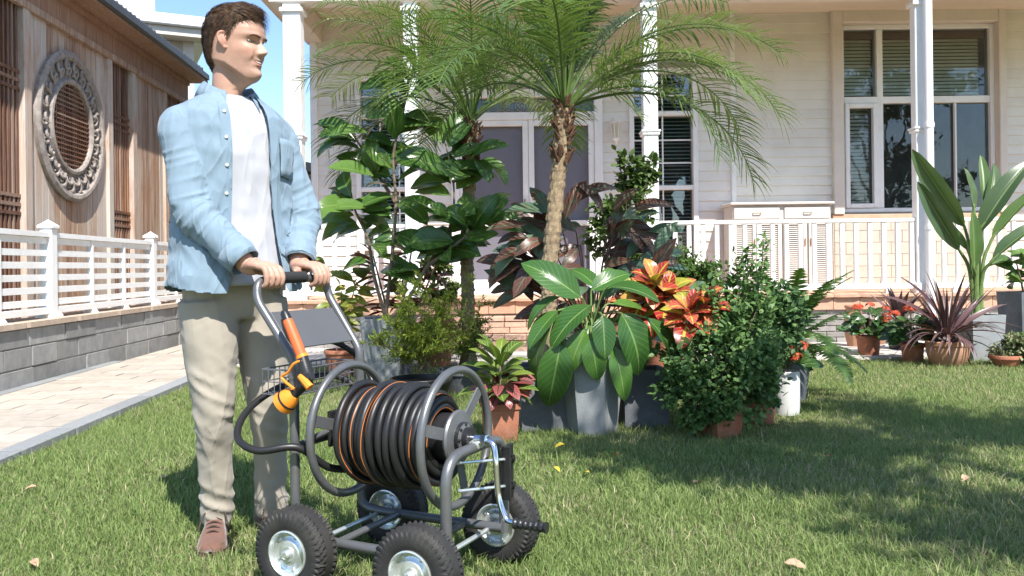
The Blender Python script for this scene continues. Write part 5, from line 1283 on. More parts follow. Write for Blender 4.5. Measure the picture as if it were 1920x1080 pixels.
def palm(label, base, top, r, fr_scale, nf, seed, extra=(), H0=0.0, drop=()):
    rn = random.Random(seed); p = thing('palm_tree', label, 'palm', (base.x, base.y, 0), group=None)
    top = Vector(top) - p.location; b0 = Vector((base.x, base.y, H0)) - p.location; N = 120; n = 26
    mid = b0.lerp(top, .5) + Vector((-.03, 0, 0)); P = cr([b0, b0.lerp(mid, .6), mid, mid.lerp(top, .6), top], 30); P = P[:121]
    V = []; F = []
    for i, q in enumerate(P):
        t = i / (len(P) - 1)
        for k in range(n):
            a = 2 * PI * k / n; z = q.z
            u_ = (k / n * 11 + (i * .12)) % 1.0; w_ = (i * .30 - k / n * 0) % 1.0; row = int(i * .30)
            u_ = (k / n * 9 + .5 * (row % 2)) % 1.0
            bump = max(0, 1 - abs(u_ - .5) * 2.3) * (1 - w_ * .75)
            rr = r * (1.0 - .05 * t) * (.86 + .30 * bump) * (1 + max(0, t - .86) * 2.2); V.append((q.x + rr * math.cos(a), q.y + rr * math.sin(a), z))
    for i in range(len(P) - 1):
        for k in range(n): F.append((i * n + k, i * n + (k + 1) % n, (i + 1) * n + (k + 1) % n, (i + 1) * n + k))
    MB().add(V, F).build('trunk', m_palmtrunk, p, True, angle=30)
    fb = MB()                                             # old leaf bases under the crown
    for k in range(70):
        a = rn.uniform(0, 6.28); z = top.z - rn.uniform(-.03, .34); tq = P[min(len(P) - 1, max(0, int((z / max(.1, top.z)) * (len(P) - 1))))]; rr = r * .95
        q = Vector((tq.x + rr * math.cos(a), tq.y + rr * math.sin(a), z)); d = ang2(a, rn.uniform(.6, 1.3)); L = rn.uniform(.03, .075)
        fb.tube([q, q + d * L * .6, q + d * L], [.016, .011, .004], 5)
    fb.build('leaf_bases', m_fibre, p, True)
    for i in range(nf):
        k = min(3, int(4 * (i + .5) / nf)); k = k if rn.random() > .25 else max(0, k - 1)
        a = i * 2.399963 + rn.uniform(-.2, .2)
        if any(abs((a - c + PI) % (2 * PI) - PI) < w and k >= kk for c, w, kk in drop): continue
        o = link('frond', FRONDS[k][rn.randint(0, 1)], p, top + Vector((.015 * math.cos(a), .015 * math.sin(a), rn.uniform(-.02, .05))), (0, 0, a)); s = fr_scale * rn.uniform(.85, 1.1); o.scale = (s, s, s)
    for (a, k, s) in extra:
        o = link('frond', FRONDS[k][0], p, top, (0, 0, a)); o.scale = (s, s, s)
    return p
b_ = gnd(1024, 778); t_ = at(1058, 205, 5.35)
palm('slender palm with rough trunk and arching fronds behind the broad leaf planter', Vector((at(1022, 700, 5.35).x, 5.35, 0)), t_, .050, 1.12, 23, 3, extra=((-.02, 2, 1.25), (-.15, 3, 1.22), (.25, 1, 1.2), (-.35, 3, 1.1), (2.9, 2, 1.1), (.1, 4, 1.2), (-.6, 4, 1.0)))
palm('smaller palm behind the glossy fig tree near the porch steps', Vector((at(880, 620, 6.9).x, 6.9, 0)), at(884, 232, 6.9), .055, 1.25, 17, 8, extra=((PI + .1, 2, 1.25), (PI - .3, 3, 1.2), (PI - .1, 4, 1.1), (PI + .3, 1, 1.2)))
# ------------------------------------------------------------------ glossy fig tree
m_fig = LEAF('fig_leaf', [(0, (0.05, 0.12, 0.022)), (.6, (0.08, 0.17, 0.035)), (1, (0.13, 0.23, 0.05))], vein=(0.16, 0.24, 0.07), back=(0.12, 0.18, 0.06), rough=.22, trans=.28, lat=.25, latn=9)
FIG = [leaf_mesh(m_fig, .52, .45 + .25 * k, .35, .55, .012, 8, .7, seed=k) for k in range(4)]
c = Vector((at(716, 700, 6.9).x, 6.9, 0))
fig = thing('fig_tree', 'glossy broad leaved fig tree in a tall grey planter', 'potted tree', c)
square_planter(fig, .24, .34, .52, m_cement, .2)
def stemleaf(par, P, r0, r1, meshes, n, L, mat, t0=.3, rn=None, elev=(.1, .7), droopup=0.0, gap=None, pet=.03, name='leaf'):
    P = cr([Vector(p) for p in P], 8); MB().tube([p - par.location for p in P], [r0 + (r1 - r0) * i / (len(P) - 1) for i in range(len(P))], 7).build('stem', mat, par, True)
    a0 = rn.uniform(0, 6)
    for i in range(n):
        t = t0 + (1 - t0) * (i + rn.random() * .6) / n; k = min(len(P) - 1, int(t * (len(P) - 1))); a = rn.choice((0, PI)) + rn.gauss(-.1, .75)
        e = rn.uniform(*elev) + (.5 if t > .94 else 0); d = ang2(a, e); up = Vector((.1, -.75, .65)) + Vector((rn.uniform(-.6, .6), rn.uniform(-.5, .5), rn.uniform(-.3, .3)))
        place_leaf(rn.choice(meshes), par, P[k] + d * pet, d, up, L * rn.uniform(.72, 1.12), name)
rn = random.Random(4)
def A_(px, py, dy=0.0): return at(px, py, 6.85 + dy)
for P, n in (([A_(722, 600), A_(735, 480), A_(742, 380), A_(738, 290), A_(758, 200), A_(772, 150)], 27), ([A_(725, 600), A_(702, 520), A_(690, 450), A_(668, 400), A_(660, 370)], 13), ([A_(730, 600, -.05), A_(765, 560, -.1), A_(800, 500, -.12), A_(845, 420, -.1), A_(850, 340, -.1), A_(835, 270)], 22),
             ([A_(800, 500, -.12), A_(840, 470, -.2), A_(890, 430, -.25), A_(930, 400, -.2)], 15), ([A_(742, 380), A_(710, 330, .1), A_(680, 280, .1), A_(660, 250, .05)], 11), ([A_(850, 340, -.1), A_(880, 320, .1), A_(900, 290, .1)], 6)):
    stemleaf(fig, P, .017, .006, FIG, int(n * 1.3), .36, m_bark2, .30, rn, (-.15, .85))
for (p0, p1) in (((765, 170), (770, 115)), ((740, 190), (712, 140)), ((690, 250), (622, 232)), ((690, 390), (618, 378)), ((700, 330), (622, 300)), ((890, 300), (925, 320)), ((880, 300), (935, 245))):
    leaf_between(fig, rn.choice(FIG), A_(*p0, -.1), A_(*p1, -.25), 1.0)
# narrow dark red croton below the fig
m_nar = LEAF('narrow_croton_leaf', [(0, (0.05, 0.03, 0.015)), (.4, (0.16, 0.04, 0.02)), (.7, (0.10, 0.10, 0.02)), (1, (0.25, 0.06, 0.025))], rough=.35, trans=.25, vein=(.3, .1, .05))
NAR = [leaf_mesh(m_nar, .16, .6 + .4 * k, .2, .45, .02, 6, .8, cols=3, seed=k) for k in range(3)]
c = at(745, 700, 7.3); c.z = 0; nc = thing('narrow_leaf_croton', 'dark red narrow leaved croton behind the fig planter', 'potted plant', c)
plain_pot(nc, .12, .17, .42, m_cement2)
for P, n in (([at(740, 640, 7.3), at(720, 560, 7.25), at(700, 480, 7.2)], 48), ([at(745, 640, 7.3), at(760, 540, 7.25), at(775, 450, 7.2)], 52), ([at(750, 640, 7.3), at(790, 560, 7.2), at(815, 500, 7.15)], 44)):
    stemleaf(nc, P, .012, .006, NAR, n, .20, m_bark2, .15, rn, (-.3, .7))
# ------------------------------------------------------------------ feathery lime shrub
LIME = VCOL('lime_needle', .6, trans=.4)
def feathery(name, label, cat, base, tips, n_br, need, L, cA, cB, seed, pot=None, spread=.28):
    r = np.random.default_rng(seed); o = thing(name, label, cat, base)
    if pot: pot(o)
    pos = []; dr = []; b = MB(); H0 = .2
    for tp in tips:
        tp = Vector(tp) - Vector(base); s0 = Vector((r.uniform(-.06, .06), r.uniform(-.06, .06), H0)); P = cr([s0, s0.lerp(tp, .4) + Vector((r.uniform(-.05, .05), r.uniform(-.05, .05), .05)), tp], 10)
        b.tube(P, [.008 * (1 - .8 * i / (len(P) - 1)) for i in range(len(P))], 5)
        for k in range(n_br):
            t = .25 + .75 * k / n_br; q = P[min(len(P) - 1, int(t * (len(P) - 1)))]; d = Vector(r.normal(size=3)); d.z = abs(d.z) * .9 + .2; d.normalize(); l = spread * (1.15 - t) * r.uniform(.5, 1.1) + .05
            for m_ in range(int(need * l / .1)):
                u_ = r.random(); p = q + d * l * u_ + Vector((0, 0, -.15 * l * u_ * u_)); pos.append(p); dd = d * .6 + Vector(r.normal(size=3)) * .6; dr.append(dd)
            b.tube([q, q + d * l * .5, q + d * l + Vector((0, 0, -.1 * l))], [.003, .002, .001], 4)
    pos = np.array([tuple(p) for p in pos]); dr = np.array([tuple(p) for p in dr]); N = len(pos)
    V, F = scatter([(0, 0, 0), (.09, .5, .02), (0, 1, 0), (-.09, .5, .02)], LF2, pos, dr, runit(N), r.uniform(.6, 1.3, N) * L)
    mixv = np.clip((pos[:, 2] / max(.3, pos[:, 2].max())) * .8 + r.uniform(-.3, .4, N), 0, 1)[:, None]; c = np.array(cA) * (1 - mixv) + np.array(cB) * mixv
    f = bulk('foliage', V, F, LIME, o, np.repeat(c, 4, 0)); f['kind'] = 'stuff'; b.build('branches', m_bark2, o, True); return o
c = at(790, 715, 6.0); c.z = 0
feathery('feathery_shrub', 'lime green feathery shrub in a low black pot', 'shrub', c, [at(745, 545, 6.0), at(790, 520, 6.05), at(725, 600, 5.9), at(700, 640, 5.85), at(770, 580, 5.8), at(835, 560, 6.1), at(815, 610, 5.9), at(750, 650, 5.85)], 19, 34, .042, (0.15, 0.21, 0.03), (0.36, 0.45, 0.06), 5, lambda o: plain_pot(o, .17, .22, .15, m_black))
c = at(868, 705, 6.3); c.z = 0
feathery('feathery_shrub', 'thin airy green shrub between the lime shrub and the pink croton', 'shrub', c, [at(880, 520, 6.3), at(850, 560, 6.3), at(905, 560, 6.3), at(870, 600, 6.2), at(840, 620, 6.2), at(900, 625, 6.2), at(860, 660, 6.1)], 15, 24, .040, (0.12, 0.17, 0.03), (0.28, 0.35, 0.07), 6, lambda o: plain_pot(o, .15, .19, .17, m_cement2), .24)
# yellowish small plant behind the handle
m_yel = LEAF('yellow_green_leaf', [(0, (0.14, 0.20, 0.03)), (.5, (0.30, 0.33, 0.05)), (1, (0.42, 0.38, 0.07))], rough=.4, trans=.35, vein=(.4, .42, .15))
YEL = [leaf_mesh(m_yel, .38, .5 + .4 * k, .25, .45, .02, 6, .8, cols=3, seed=k) for k in range(3)]
c = at(640, 690, 7.2); c.z = 0; yp = thing('yellow_shrub', 'small yellow green leafed plant behind the cart handle', 'potted plant', c); plain_pot(yp, .10, .14, .24, m_terra)
for P, n in (([at(640, 650, 7.2), at(625, 570, 7.15), at(612, 500, 7.1)], 26), ([at(642, 650, 7.2), at(655, 580, 7.15), at(668, 530, 7.1)], 26), ([at(640, 650, 7.2), at(640, 600, 7.1), at(640, 545, 7.0)], 20)):
    stemleaf(yp, P, .008, .004, YEL, n, .15, m_gstem, .3, rn, (-.2, .6))
# ------------------------------------------------------------------ pink and green croton in terracotta
m_cg = LEAF('croton_green', [(0, (0.05, 0.115, 0.02)), (.6, (0.085, 0.17, 0.03)), (1, (0.15, 0.22, 0.03))], vein=(0.35, 0.40, 0.10), lat=.8, latn=8, rough=.3, trans=.3, veinw=.06)
m_cp = LEAF('croton_pink', [(0, (0.16, 0.03, 0.035)), (.5, (0.38, 0.09, 0.09)), (1, (0.50, 0.20, 0.18))], vein=(0.035, 0.05, 0.03), lat=.8, latn=8, rough=.3, trans=.25, veinw=.07)
CG = [leaf_mesh(m_cg, .42, .4 + .3 * k, .3, .5, .01, 8, .75, seed=k) for k in range(3)]; CP = [leaf_mesh(m_cp, .46, .7 + .3 * k, .3, .5, .01, 8, .7, seed=k) for k in range(3)]
c = gnd(938, 833); c.z = 0; cy = c.y + .09; c.y = cy
cpn = thing('croton', 'croton with green upper and pink lower leaves in a square terracotta pot', 'potted plant', c); plain_pot(cpn, .078, .095, .205, m_terra, 4 * 8, .03, .006, sq=.65, rot=.3)
for k in range(34):
    a = k * 2.4; t = k / 34; e = .15 + 1.1 * t; zz = .24 + .20 * t; d = ang2(a, e - .1); place_leaf(rn.choice(CG), cpn, c + Vector((.01 * math.cos(a), .01 * math.sin(a), zz)) + d * .03, d, (0, -.3, 1), rn.uniform(.14, .19) * (1.1 - .25 * t))
for k in range(26):
    a = k * 2.4 + 1; d = ang2(a, rn.uniform(-.25, .4)); place_leaf(rn.choice(CP), cpn, c + Vector((0, 0, .26 + .07 * rn.random())) + d * .06, d, (0, -.5, .8), rn.uniform(.11, .15))
MB().tube([(0, 0, .17), (.005, 0, .3), (0, 0, .46)], [.009, .007, .004], 6).build('stem', m_bark2, cpn, True)
# ------------------------------------------------------------------ broad leaf philodendron in the tapered grey planter
m_phi = LEAF('philodendron_leaf', [(0, (0.035, 0.10, 0.022)), (.55, (0.055, 0.14, 0.03)), (.9, (0.085, 0.19, 0.035)), (1, (0.14, 0.25, 0.03))], vein=(0.17, 0.28, 0.08), back=(0.14, 0.23, 0.07), rough=.25, trans=.22, lat=.22, latn=10, veinw=.035)
PHI = [leaf_mesh(m_phi, .44, .45 + .3 * k, .28, .38, .010, 10, .62, seed=k, cols=7) for k in range(3)]
c = gnd(1117, 822); c.z = 0; c.y += .17; PY = c.y
phi = thing('philodendron', 'broad green leaved philodendron in a tapered hexagonal grey planter', 'potted plant', c); square_planter(phi, .23, .33, .52, m_cement, .35, 6)
cen = Vector((c.x, c.y, .55)); pst = MB()
def PH(px, py, dy): return at(px, py, PY + dy)
spec = [((1088, 558, -.06), (990, 478, -.12), 1.0, (0, -.9, .5)), ((1140, 538, -.08), (1235, 532, -.24), 1.05, (0, -.35, .9)), ((1108, 545, .0), (1182, 496, .02), .95, (0, -.8, .6)), ((1108, 572, -.12), (1020, 625, -.26), 1.15, (0, -.35, .9)),
        ((1052, 556, -.05), (968, 584, -.12), .95, (0, -.2, 1)), ((1046, 582, -.1), (984, 640, -.2), 1.1, (-.2, -.4, .9)), ((1036, 598, -.12), (960, 706, -.2), .95, (-.5, -.4, .7)), ((1052, 640, -.18), (1026, 776, -.27), 1.05, (0, -1, .25)),
        ((1098, 618, -.16), (1060, 694, -.24), 1.1, (-.2, -.9, .4)), ((1130, 592, -.18), (1136, 668, -.27), 1.25, (0, -1, .3)), ((1108, 636, -.2), (1124, 714, -.26), 1.3, (0, -1, .25)), ((1152, 650, -.16), (1178, 750, -.22), .95, (.2, -1, .2)),
        ((1166, 588, -.14), (1230, 698, -.25), 1.25, (.25, -.8, .5)), ((1212, 596, -.1), (1290, 662, -.2), 1.05, (.4, -.5, .8)), ((1170, 640, -.1), (1190, 720, -.12), .8, (.4, -1, .2)), ((1075, 600, .0), (1000, 660, .05), 1.0, (-.2, -.3, .9)),
        ((1150, 570, .05), (1230, 575, .15), 1.0, (0, -.4, .9)), ((1120, 540, .08), (1070, 485, .2), .9, (0, -.7, .7)), ((1130, 560, .1), (1150, 480, .25), .8, (0, -.8, .6)), ((1090, 600, .05), (1030, 560, .25), 1.0, (0, -.3, .9)), ((1140, 600, .1), (1230, 630, .2), 1.0, (.2, -.3, .9)),
        ((1110, 610, -.1), (1085, 660, -.2), 1.1, (0, -1, .4)), ((1130, 630, -.1), (1160, 690, -.18), 1.0, (.2, -1, .3))]
for (b0, t0, wr, up) in spec:
    p, q = PH(*b0), PH(*t0); leaf_between(phi, rn.choice(PHI), p, q, wr, 0, up); mid_ = cen.lerp(p, .55) + Vector((0, 0, .05))
    pst.tube([x - phi.location for x in cr([cen + Vector((rn.uniform(-.03, .03), rn.uniform(-.03, .03), -.06)), mid_, p], 5)], .0055, 6)
pst.build('petioles', m_gstem, phi, True)
# ------------------------------------------------------------------ square dark planters; red croton
def near(px, py, dy): g = gnd(px, py); return Vector((g.x, g.y + dy, 0))
c = near(1022, 812, .16); dk = thing('square_planter', 'dark square cement planter left of the philodendron', 'planter', c); square_planter(dk, .28, .29, .36, m_cement2, .1)
m_dk = LEAF('dark_stromanthe', [(0, (0.07, 0.025, 0.022)), (.45, (0.15, 0.055, 0.036)), (.55, (0.08, 0.14, 0.075)), (.8, (0.15, 0.24, 0.15)), (1, (0.10, 0.035, 0.028))], vein=(0.12, 0.19, 0.12), back=(0.13, 0.04, 0.032), rough=.36, trans=.22, lat=.45, latn=7, veinw=.045)
DK = [leaf_mesh(m_dk, .30, .35 + .35 * k, .25, .5, .012, 8, .8, seed=k) for k in range(4)]
c = at(1110, 720, 5.7); c.z = 0; drk = thing('dark_leaf_plant', 'dark purple and silver green long leaved plant behind the philodendron', 'potted plant', c); plain_pot(drk, .17, .22, .36, m_cement2)
ps = MB()
for k in range(105):
    a = rn.uniform(0, 2 * PI); rr = abs(rn.gauss(0, .20)) + .04; h = rn.uniform(.58, 1.24) - rr * .30
    a = rn.choice((0, PI)) + rn.gauss(0, .8)
    if k < 46: a = rn.choice((rn.uniform(2.5, 3.9), rn.uniform(-.9, .7))); rr = rn.uniform(.14, .42); h = rn.uniform(.66, 1.28) - rr * .28
    p = Vector((c.x + rr * 1.25 * math.cos(a), c.y + rr * .9 * math.sin(a), h)); d = ang2(a + rn.uniform(-.5, .5), rn.uniform(-.45, 1.1)); place_leaf(rn.choice(DK), drk, p, d, (rn.uniform(-.3, .3), -.8, .55), rn.uniform(.24, .36), wid=rn.uniform(.85, 1.15))
    if k % 2 == 0: ps.tube([x - drk.location for x in cr([Vector((c.x, c.y, .33)), Vector((c.x, c.y, .33)).lerp(p, .5) + Vector((0, 0, .08)), p], 4)], .0045, 5)
ps.build('petioles', M('purple_stem', (.10, .045, .04), .6, var=.2), drk, True)
for (p0, p1) in (((1080, 380), (1140, 312)), ((1175, 400), (1255, 350)), ((1190, 410), (1225, 380)), ((1160, 420), (1215, 455)), ((1040, 400), (955, 370)), ((1000, 440), (905, 490)), ((1000, 460), (925, 470)), ((1150, 400), (1180, 340)), ((1195, 440), (1240, 455)), ((990, 420), (915, 420)), ((1010, 480), (960, 550)), ((1060, 410), (1085, 330)), ((1130, 400), (1110, 330))):
    leaf_between(drk, rn.choice(DK), at(*p0, 5.55), at(*p1, 5.45), 1.15)
m_red = LEAF('red_croton_leaf', [(0, (0.30, 0.02, 0.025)), (.4, (0.42, 0.04, 0.04)), (.62, (0.50, 0.13, 0.09)), (.74, (0.50, 0.26, 0.08)), (.86, (0.36, 0.36, 0.05)), (1, (0.16, 0.26, 0.03))], vein=(0.62, 0.47, 0.08), rough=.3, trans=.3, lat=.35, latn=6, veinw=.085, edge=None)
RED = [leaf_mesh(m_red, .60, .35 + .3 * k, .35, .5, .012, 8, .7, seed=k) for k in range(4)]
c = near(1213, 808, .17); rc = thing('red_croton', 'red orange and yellow croton in a square dark planter', 'potted plant', c); square_planter(rc, .25, .26, .33, m_cement2, .08)
MB().tube([(0, 0, .3), (.02, .02, .5), (.04, .05, .72)], [.014, .012, .008], 7).build('stem', m_bark2, rc, True)
for cx_, cy_, n, L in ((1250, 555, 34, .21), (1205, 560, 20, .19), (1290, 585, 22, .18), (1225, 530, 16, .18), (1322, 568, 11, .16)):
    q = at(cx_, cy_, 4.95 if cx_ < 1285 else 4.62)
    for k in range(n):
        t = k / n; a = k * 2.4 + cx_; e = -.35 + 1.7 * t; d = ang2(a, e); place_leaf(rn.choice(RED), rc, q + Vector((0, .0, -.06 + .07 * t)) + d * .02, d, (0, -.5, .85), L * rn.uniform(.8, 1.1) * (1.05 - .35 * t))
# ------------------------------------------------------------------ small leaved dark green shrubs in terracotta pots
JAS = LEAF('small_dark_leaf', [(0, (0.03, 0.075, 0.025)), (1, (0.045, 0.10, 0.03))], rough=.38, trans=.22)
VJ = VCOL('shrub_leaf', .5, trans=.32, spec=.3)
def bushy(name, label, base, blobs, n, L, cA, cB, seed, potf, cat='shrub', sprigs=(), tmpl=(LV4, LF4)):
    r = np.random.default_rng(seed); o = thing(name, label, cat, base); potf(o); tot = sum(b[1] ** 2 for b in blobs); P = []; D = []; b = MB()
    for (ctr, rad, sq) in blobs:
        m_ = int(n * rad ** 2 / tot); ctr = np.array(Vector(ctr) - Vector(base)); nt_ = max(6, m_ // 34)
        d = r.normal(size=(nt_, 3)); d /= np.linalg.norm(d, axis=1, keepdims=True); tw = ctr + d * (rad * r.uniform(.25, 1.3, (nt_, 1)) ** .7) * [1, 1, sq]     # twig ends: clumps with gaps between
        for q, dd in zip(tw, d):
            k = 34; pp = q + r.normal(size=(k, 3)) * rad * .15 ; P.append(pp); D.append(np.tile(dd, (k, 1)) * .6 + r.normal(size=(k, 3)) * .7)
            if r.random() < .35: b.tube([(0, 0, .2), tuple(ctr * .6), tuple(q)], [.006, .004, .002], 4)
    for tip in sprigs:
        tp = np.array(Vector(tip) - Vector(base)); s0 = tp * [.75, .75, .62]; pl = cr([s0, (s0 + tp) / 2 + [.02, 0, .02], tp], 8); b.tube(pl, .003, 4)
        for q in pl[2:]:
            k = 7; P.append(np.array(q) + r.normal(size=(k, 3)) * .025); D.append(r.normal(size=(k, 3)) + [0, 0, .3])
    P = np.concatenate(P); D = np.concatenate(D); ok = P[:, 2] > .03; P, D = P[ok], D[ok]; N = len(P); up = runit(N) * .6 + [0, -.25, 1]
    V, F = scatter(tmpl[0], tmpl[1], P, D, up, r.uniform(.65, 1.25, N) * L); w = r.uniform(0, 1, N)[:, None] ** 1.5; c = np.array(cA) * (1 - w) + np.array(cB) * w
    f = bulk('foliage', V, F, VJ, o, np.repeat(c, len(tmpl[0]), 0)); f['kind'] = 'stuff'; b.build('twigs', m_bark2, o, True); return o
c = near(1362, 828, .12)
def J(px, py, dy, base=c): return at(px, py, base.y + dy)
bushy('jasmine_shrub', 'dense small leaved dark green shrub in a square terracotta pot', c, [(J(1340, 690, 0), .21, .9), (J(1290, 740, -.03), .13, .9), (J(1385, 620, .1), .20, .8), (J(1340, 590, .1), .14, .9), (J(1320, 780, -.06), .09, .8), (J(1400, 720, 0), .15, .9), (J(1395, 540, .15), .09, 1.2), (J(1360, 770, -.08), .10, .6), (J(1270, 690, .05), .11, 1.0)],
      9000, .037, (0.07, 0.15, 0.045), (0.21, 0.33, 0.10), 3, lambda o: plain_pot(o, .075, .098, .16, m_terra, 32, .03, .006, sq=.8, rot=.4), sprigs=[J(1400, 470, .1), J(1430, 450, .15), J(1340, 500, .1), J(1380, 490, .1), J(1440, 560, .1), J(1310, 540, .1), J(1420, 505, .1)])
c2 = near(1435, 800, .1)
bushy('jasmine_shrub', 'loose dark green shrub in a round terracotta pot beside the white pot', c2, [(J(1440, 640, 0, c2), .16, .9), (J(1470, 600, .05, c2), .12, .9), (J(1420, 730, -.04, c2), .11, .8), (J(1450, 570, .1, c2), .11, 1), (J(1400, 680, .0, c2), .12, 1)],
      4200, .037, (0.06, 0.135, 0.05), (0.17, 0.28, 0.10), 7, lambda o: plain_pot(o, .075, .095, .17, m_terra), sprigs=[J(1490, 560, .05, c2), J(1470, 545, .05, c2), J(1500, 590, 0, c2)])
c = at(1245, 700, 7.0); c.z = 0
bushy('round_shrub', 'rounded bright green clipped shrub near the porch railing', c, [(at(1245, 490, 7.0), .22, .55), (at(1290, 520, 7.0), .17, .7), (at(1215, 520, 7.0), .18, .8), (at(1330, 520, 6.9), .12, .8)], 7000, .035, (0.05, 0.10, 0.02), (0.12, 0.20, 0.04), 9, lambda o: plain_pot(o, .14, .2, .45, m_terra))
c = at(1165, 640, 8.3); c.z = 0
bushy('climbing_vine', 'light green climbing vine against the porch column', c, [(at(1170, 380, 8.3), .22, 1.3), (at(1190, 330, 8.3), .16, 1.3), (at(1150, 440, 8.3), .22, 1.2), (at(1215, 320, 8.3), .12, 1), (at(1180, 500, 8.3), .2, 1.2)], 2600, .075, (0.07, 0.12, 0.03), (0.15, 0.23, 0.06), 12, lambda o: plain_pot(o, .16, .22, .4, m_terra), 'vine')
c = at(820, 600, 8.0); c.z = 0
bushy('flowering_shrub', 'small pale green shrub with pink flower heads by the steps', c, [(at(815, 500, 8.0), .13, .8), (at(825, 540, 8.0), .14, .8)], 1500, .05, (0.09, 0.14, 0.03), (0.20, 0.27, 0.07), 15, lambda o: plain_pot(o, .12, .16, .45, m_terra))
c = near(1900, 690, .12)
bushy('variegated_shrub', 'low cream and green variegated ground shrub at the lawn edge', c, [(at(1905, 658, c.y), .15, .7), (at(1945, 660, c.y), .14, .8), (at(1880, 675, c.y), .08, .7)], 2600, .045, (0.10, 0.15, 0.05), (0.42, 0.42, 0.24), 19, lambda o: plain_pot(o, .10, .13, .10, m_terra))
# ------------------------------------------------------------------ fern
m_fern = LEAF('fern_leaf', [(0, (0.05, 0.115, 0.025)), (1, (0.09, 0.175, 0.035))], rough=.45, trans=.35)
def fern_mesh(L, e, drp, seed):
    r = random.Random(seed); b = MB(); pts = []; N = 16; x = z = 0
    for i in range(N + 1):
        t = i / N; a = e - drp * t ** 1.2
        if i: x += math.cos(a) * L / N; z += math.sin(a) * L / N
        pts.append(Vector((x, 0, z)))
    b.tube(pts, [.003 * (1 - .8 * i / N) for i in range(N + 1)], 4); K = 34
    for i in range(K):
        t = .10 + .88 * i / (K - 1); j = min(N - 1, int(t * N)); p = pts[j].lerp(pts[j + 1], t * N - j); T_ = (pts[j + 1] - pts[j]).normalized(); l = .075 * L / .55 * (math.sin(PI * (.12 + .86 * t)) ** .7)
        for s in (-1, 1):
            d = (Vector((0, s, 0)) + T_ * .35 + Vector((0, 0, -.15 + r.uniform(-.15, .15)))).normalized(); w = T_ * .009
            b.add([p - w, p + w, p + d * l * .6 + w * .7, p + d * l, p + d * l * .6 - w * .7], [(0, 1, 2, 3, 4)])
    me = b.mesh('frond'); me.materials.append(m_fern); return me
FM = [fern_mesh(.55, e, d, k) for k, (e, d) in enumerate(((1.35, .9), (1.1, 1.3), (.85, 1.5), (.6, 1.5), (.3, 1.2)))]
c = at(1478, 700, 5.75); c.z = 0; fern = thing('fern', 'green sword fern arching out behind the white pot', 'fern', c); plain_pot(fern, .11, .15, .30, m_cement2)
for k in range(30):
    o = link('frond', FM[k % 5], fern, (0, 0, .29), (0, 0, k * 2.4)); s = random.Random(k).uniform(1.0, 1.45); o.scale = (s, s, s)
# ------------------------------------------------------------------ ixora pots (red flowers)
m_ix = LEAF('ixora_leaf', [(0, (0.03, 0.075, 0.022)), (1, (0.06, 0.125, 0.03))], vein=(.12, .2, .06), rough=.28, trans=.2)
IX = [leaf_mesh(m_ix, .5, .4 + .3 * k, .25, .5, .0, 5, .7, cols=3, seed=k) for k in range(2)]
m_flo = VCOL('ixora_petal', .55, trans=.25)
def flower_mesh(seed, ca, cb):
    r = np.random.default_rng(seed); n = 46; d = r.normal(size=(n, 3)); d[:, 2] = np.abs(d[:, 2]); d /= np.linalg.norm(d, axis=1, keepdims=True); P = []; D = []; U = []
    for q in d:
        for k in range(4):
            a = k * PI / 2; t = np.cross(q, [.3, .2, .9]); t /= np.linalg.norm(t) + 1e-9; b2 = np.cross(q, t); dd = t * math.cos(a) + b2 * math.sin(a); P.append(q * .045 * [1, 1, .7]); D.append(dd + q * .25); U.append(q)
    V, F = scatter(LV2, LF2, P, D, U, np.full(len(P), .016)); w = np.repeat(r.random(n), 16)[:, None]; o = bulk('flower_head', V, F, m_flo, None, np.array(ca) * (1 - w) + np.array(cb) * w); me = o.data; bpy.data.objects.remove(o); return me
FLO = [flower_mesh(k, (0.52, 0.05, 0.03), (0.66, 0.15, 0.06)) for k in range(2)]
def ixora(label, c, potr, poth, mat, r, h, nl, flowers, seed, potk=None):
    q = random.Random(seed); o = thing('ixora', label, 'potted plant', c); (potk or (lambda o_: plain_pot(o_, potr * .78, potr, poth, mat)))(o)
    for k in range(nl):
        a = q.uniform(0, 6.28); e = q.uniform(-.2, 1.35); rr = r * q.uniform(.45, 1.0); p = Vector((rr * math.cos(a) * math.cos(e), rr * math.sin(a) * math.cos(e), poth + .04 + (h - .06) * max(0, math.sin(e)) * q.uniform(.35, 1))) + o.location; d = ang2(a + q.uniform(-.6, .6), q.uniform(-.3, .7)); place_leaf(q.choice(IX), o, p, d, (q.uniform(-.4, .4), -.8, .6), q.uniform(.095, .145))
    st = MB()
    for (x, y, z, s) in flowers:
        f = link('flower_head', q.choice(FLO), o, (x, y, z), (0, 0, q.uniform(0, 6))); f.scale = (s, s, s); st.tube([(0, 0, poth - .03), (x * .5, y * .5, poth + (z - poth) * .6), (x, y, z)], .004, 5)
    st.build('stems', m_bark2, o, True); return o
c = near(1637, 672, .1); ixora('red ixora in a small terracotta pot before the tall clay jar', c, .115, .21, m_terra, .17, .27, 120, [(-.12, -.05, .48, 1.2), (.02, .0, .50, .9), (.14, -.05, .46, 1.0), (.10, -.12, .36, .8), (-.05, .1, .47, .8), (.18, .02, .40, .8)], 2)
c = near(1720, 681, .09); ixora('orange red ixora in a terracotta pot beside the purple spiky plant', c, .105, .175, m_terra, .18, .27, 130, [(-.17, -.02, .44, 1.1), (-.03, -.02, .48, 1.3), (.02, .06, .47, 1.0), (.14, -.05, .42, .95), (-.2, .05, .39, .9), (.09, -.1, .44, .7)], 5)
c = near(1483, 783, .085)
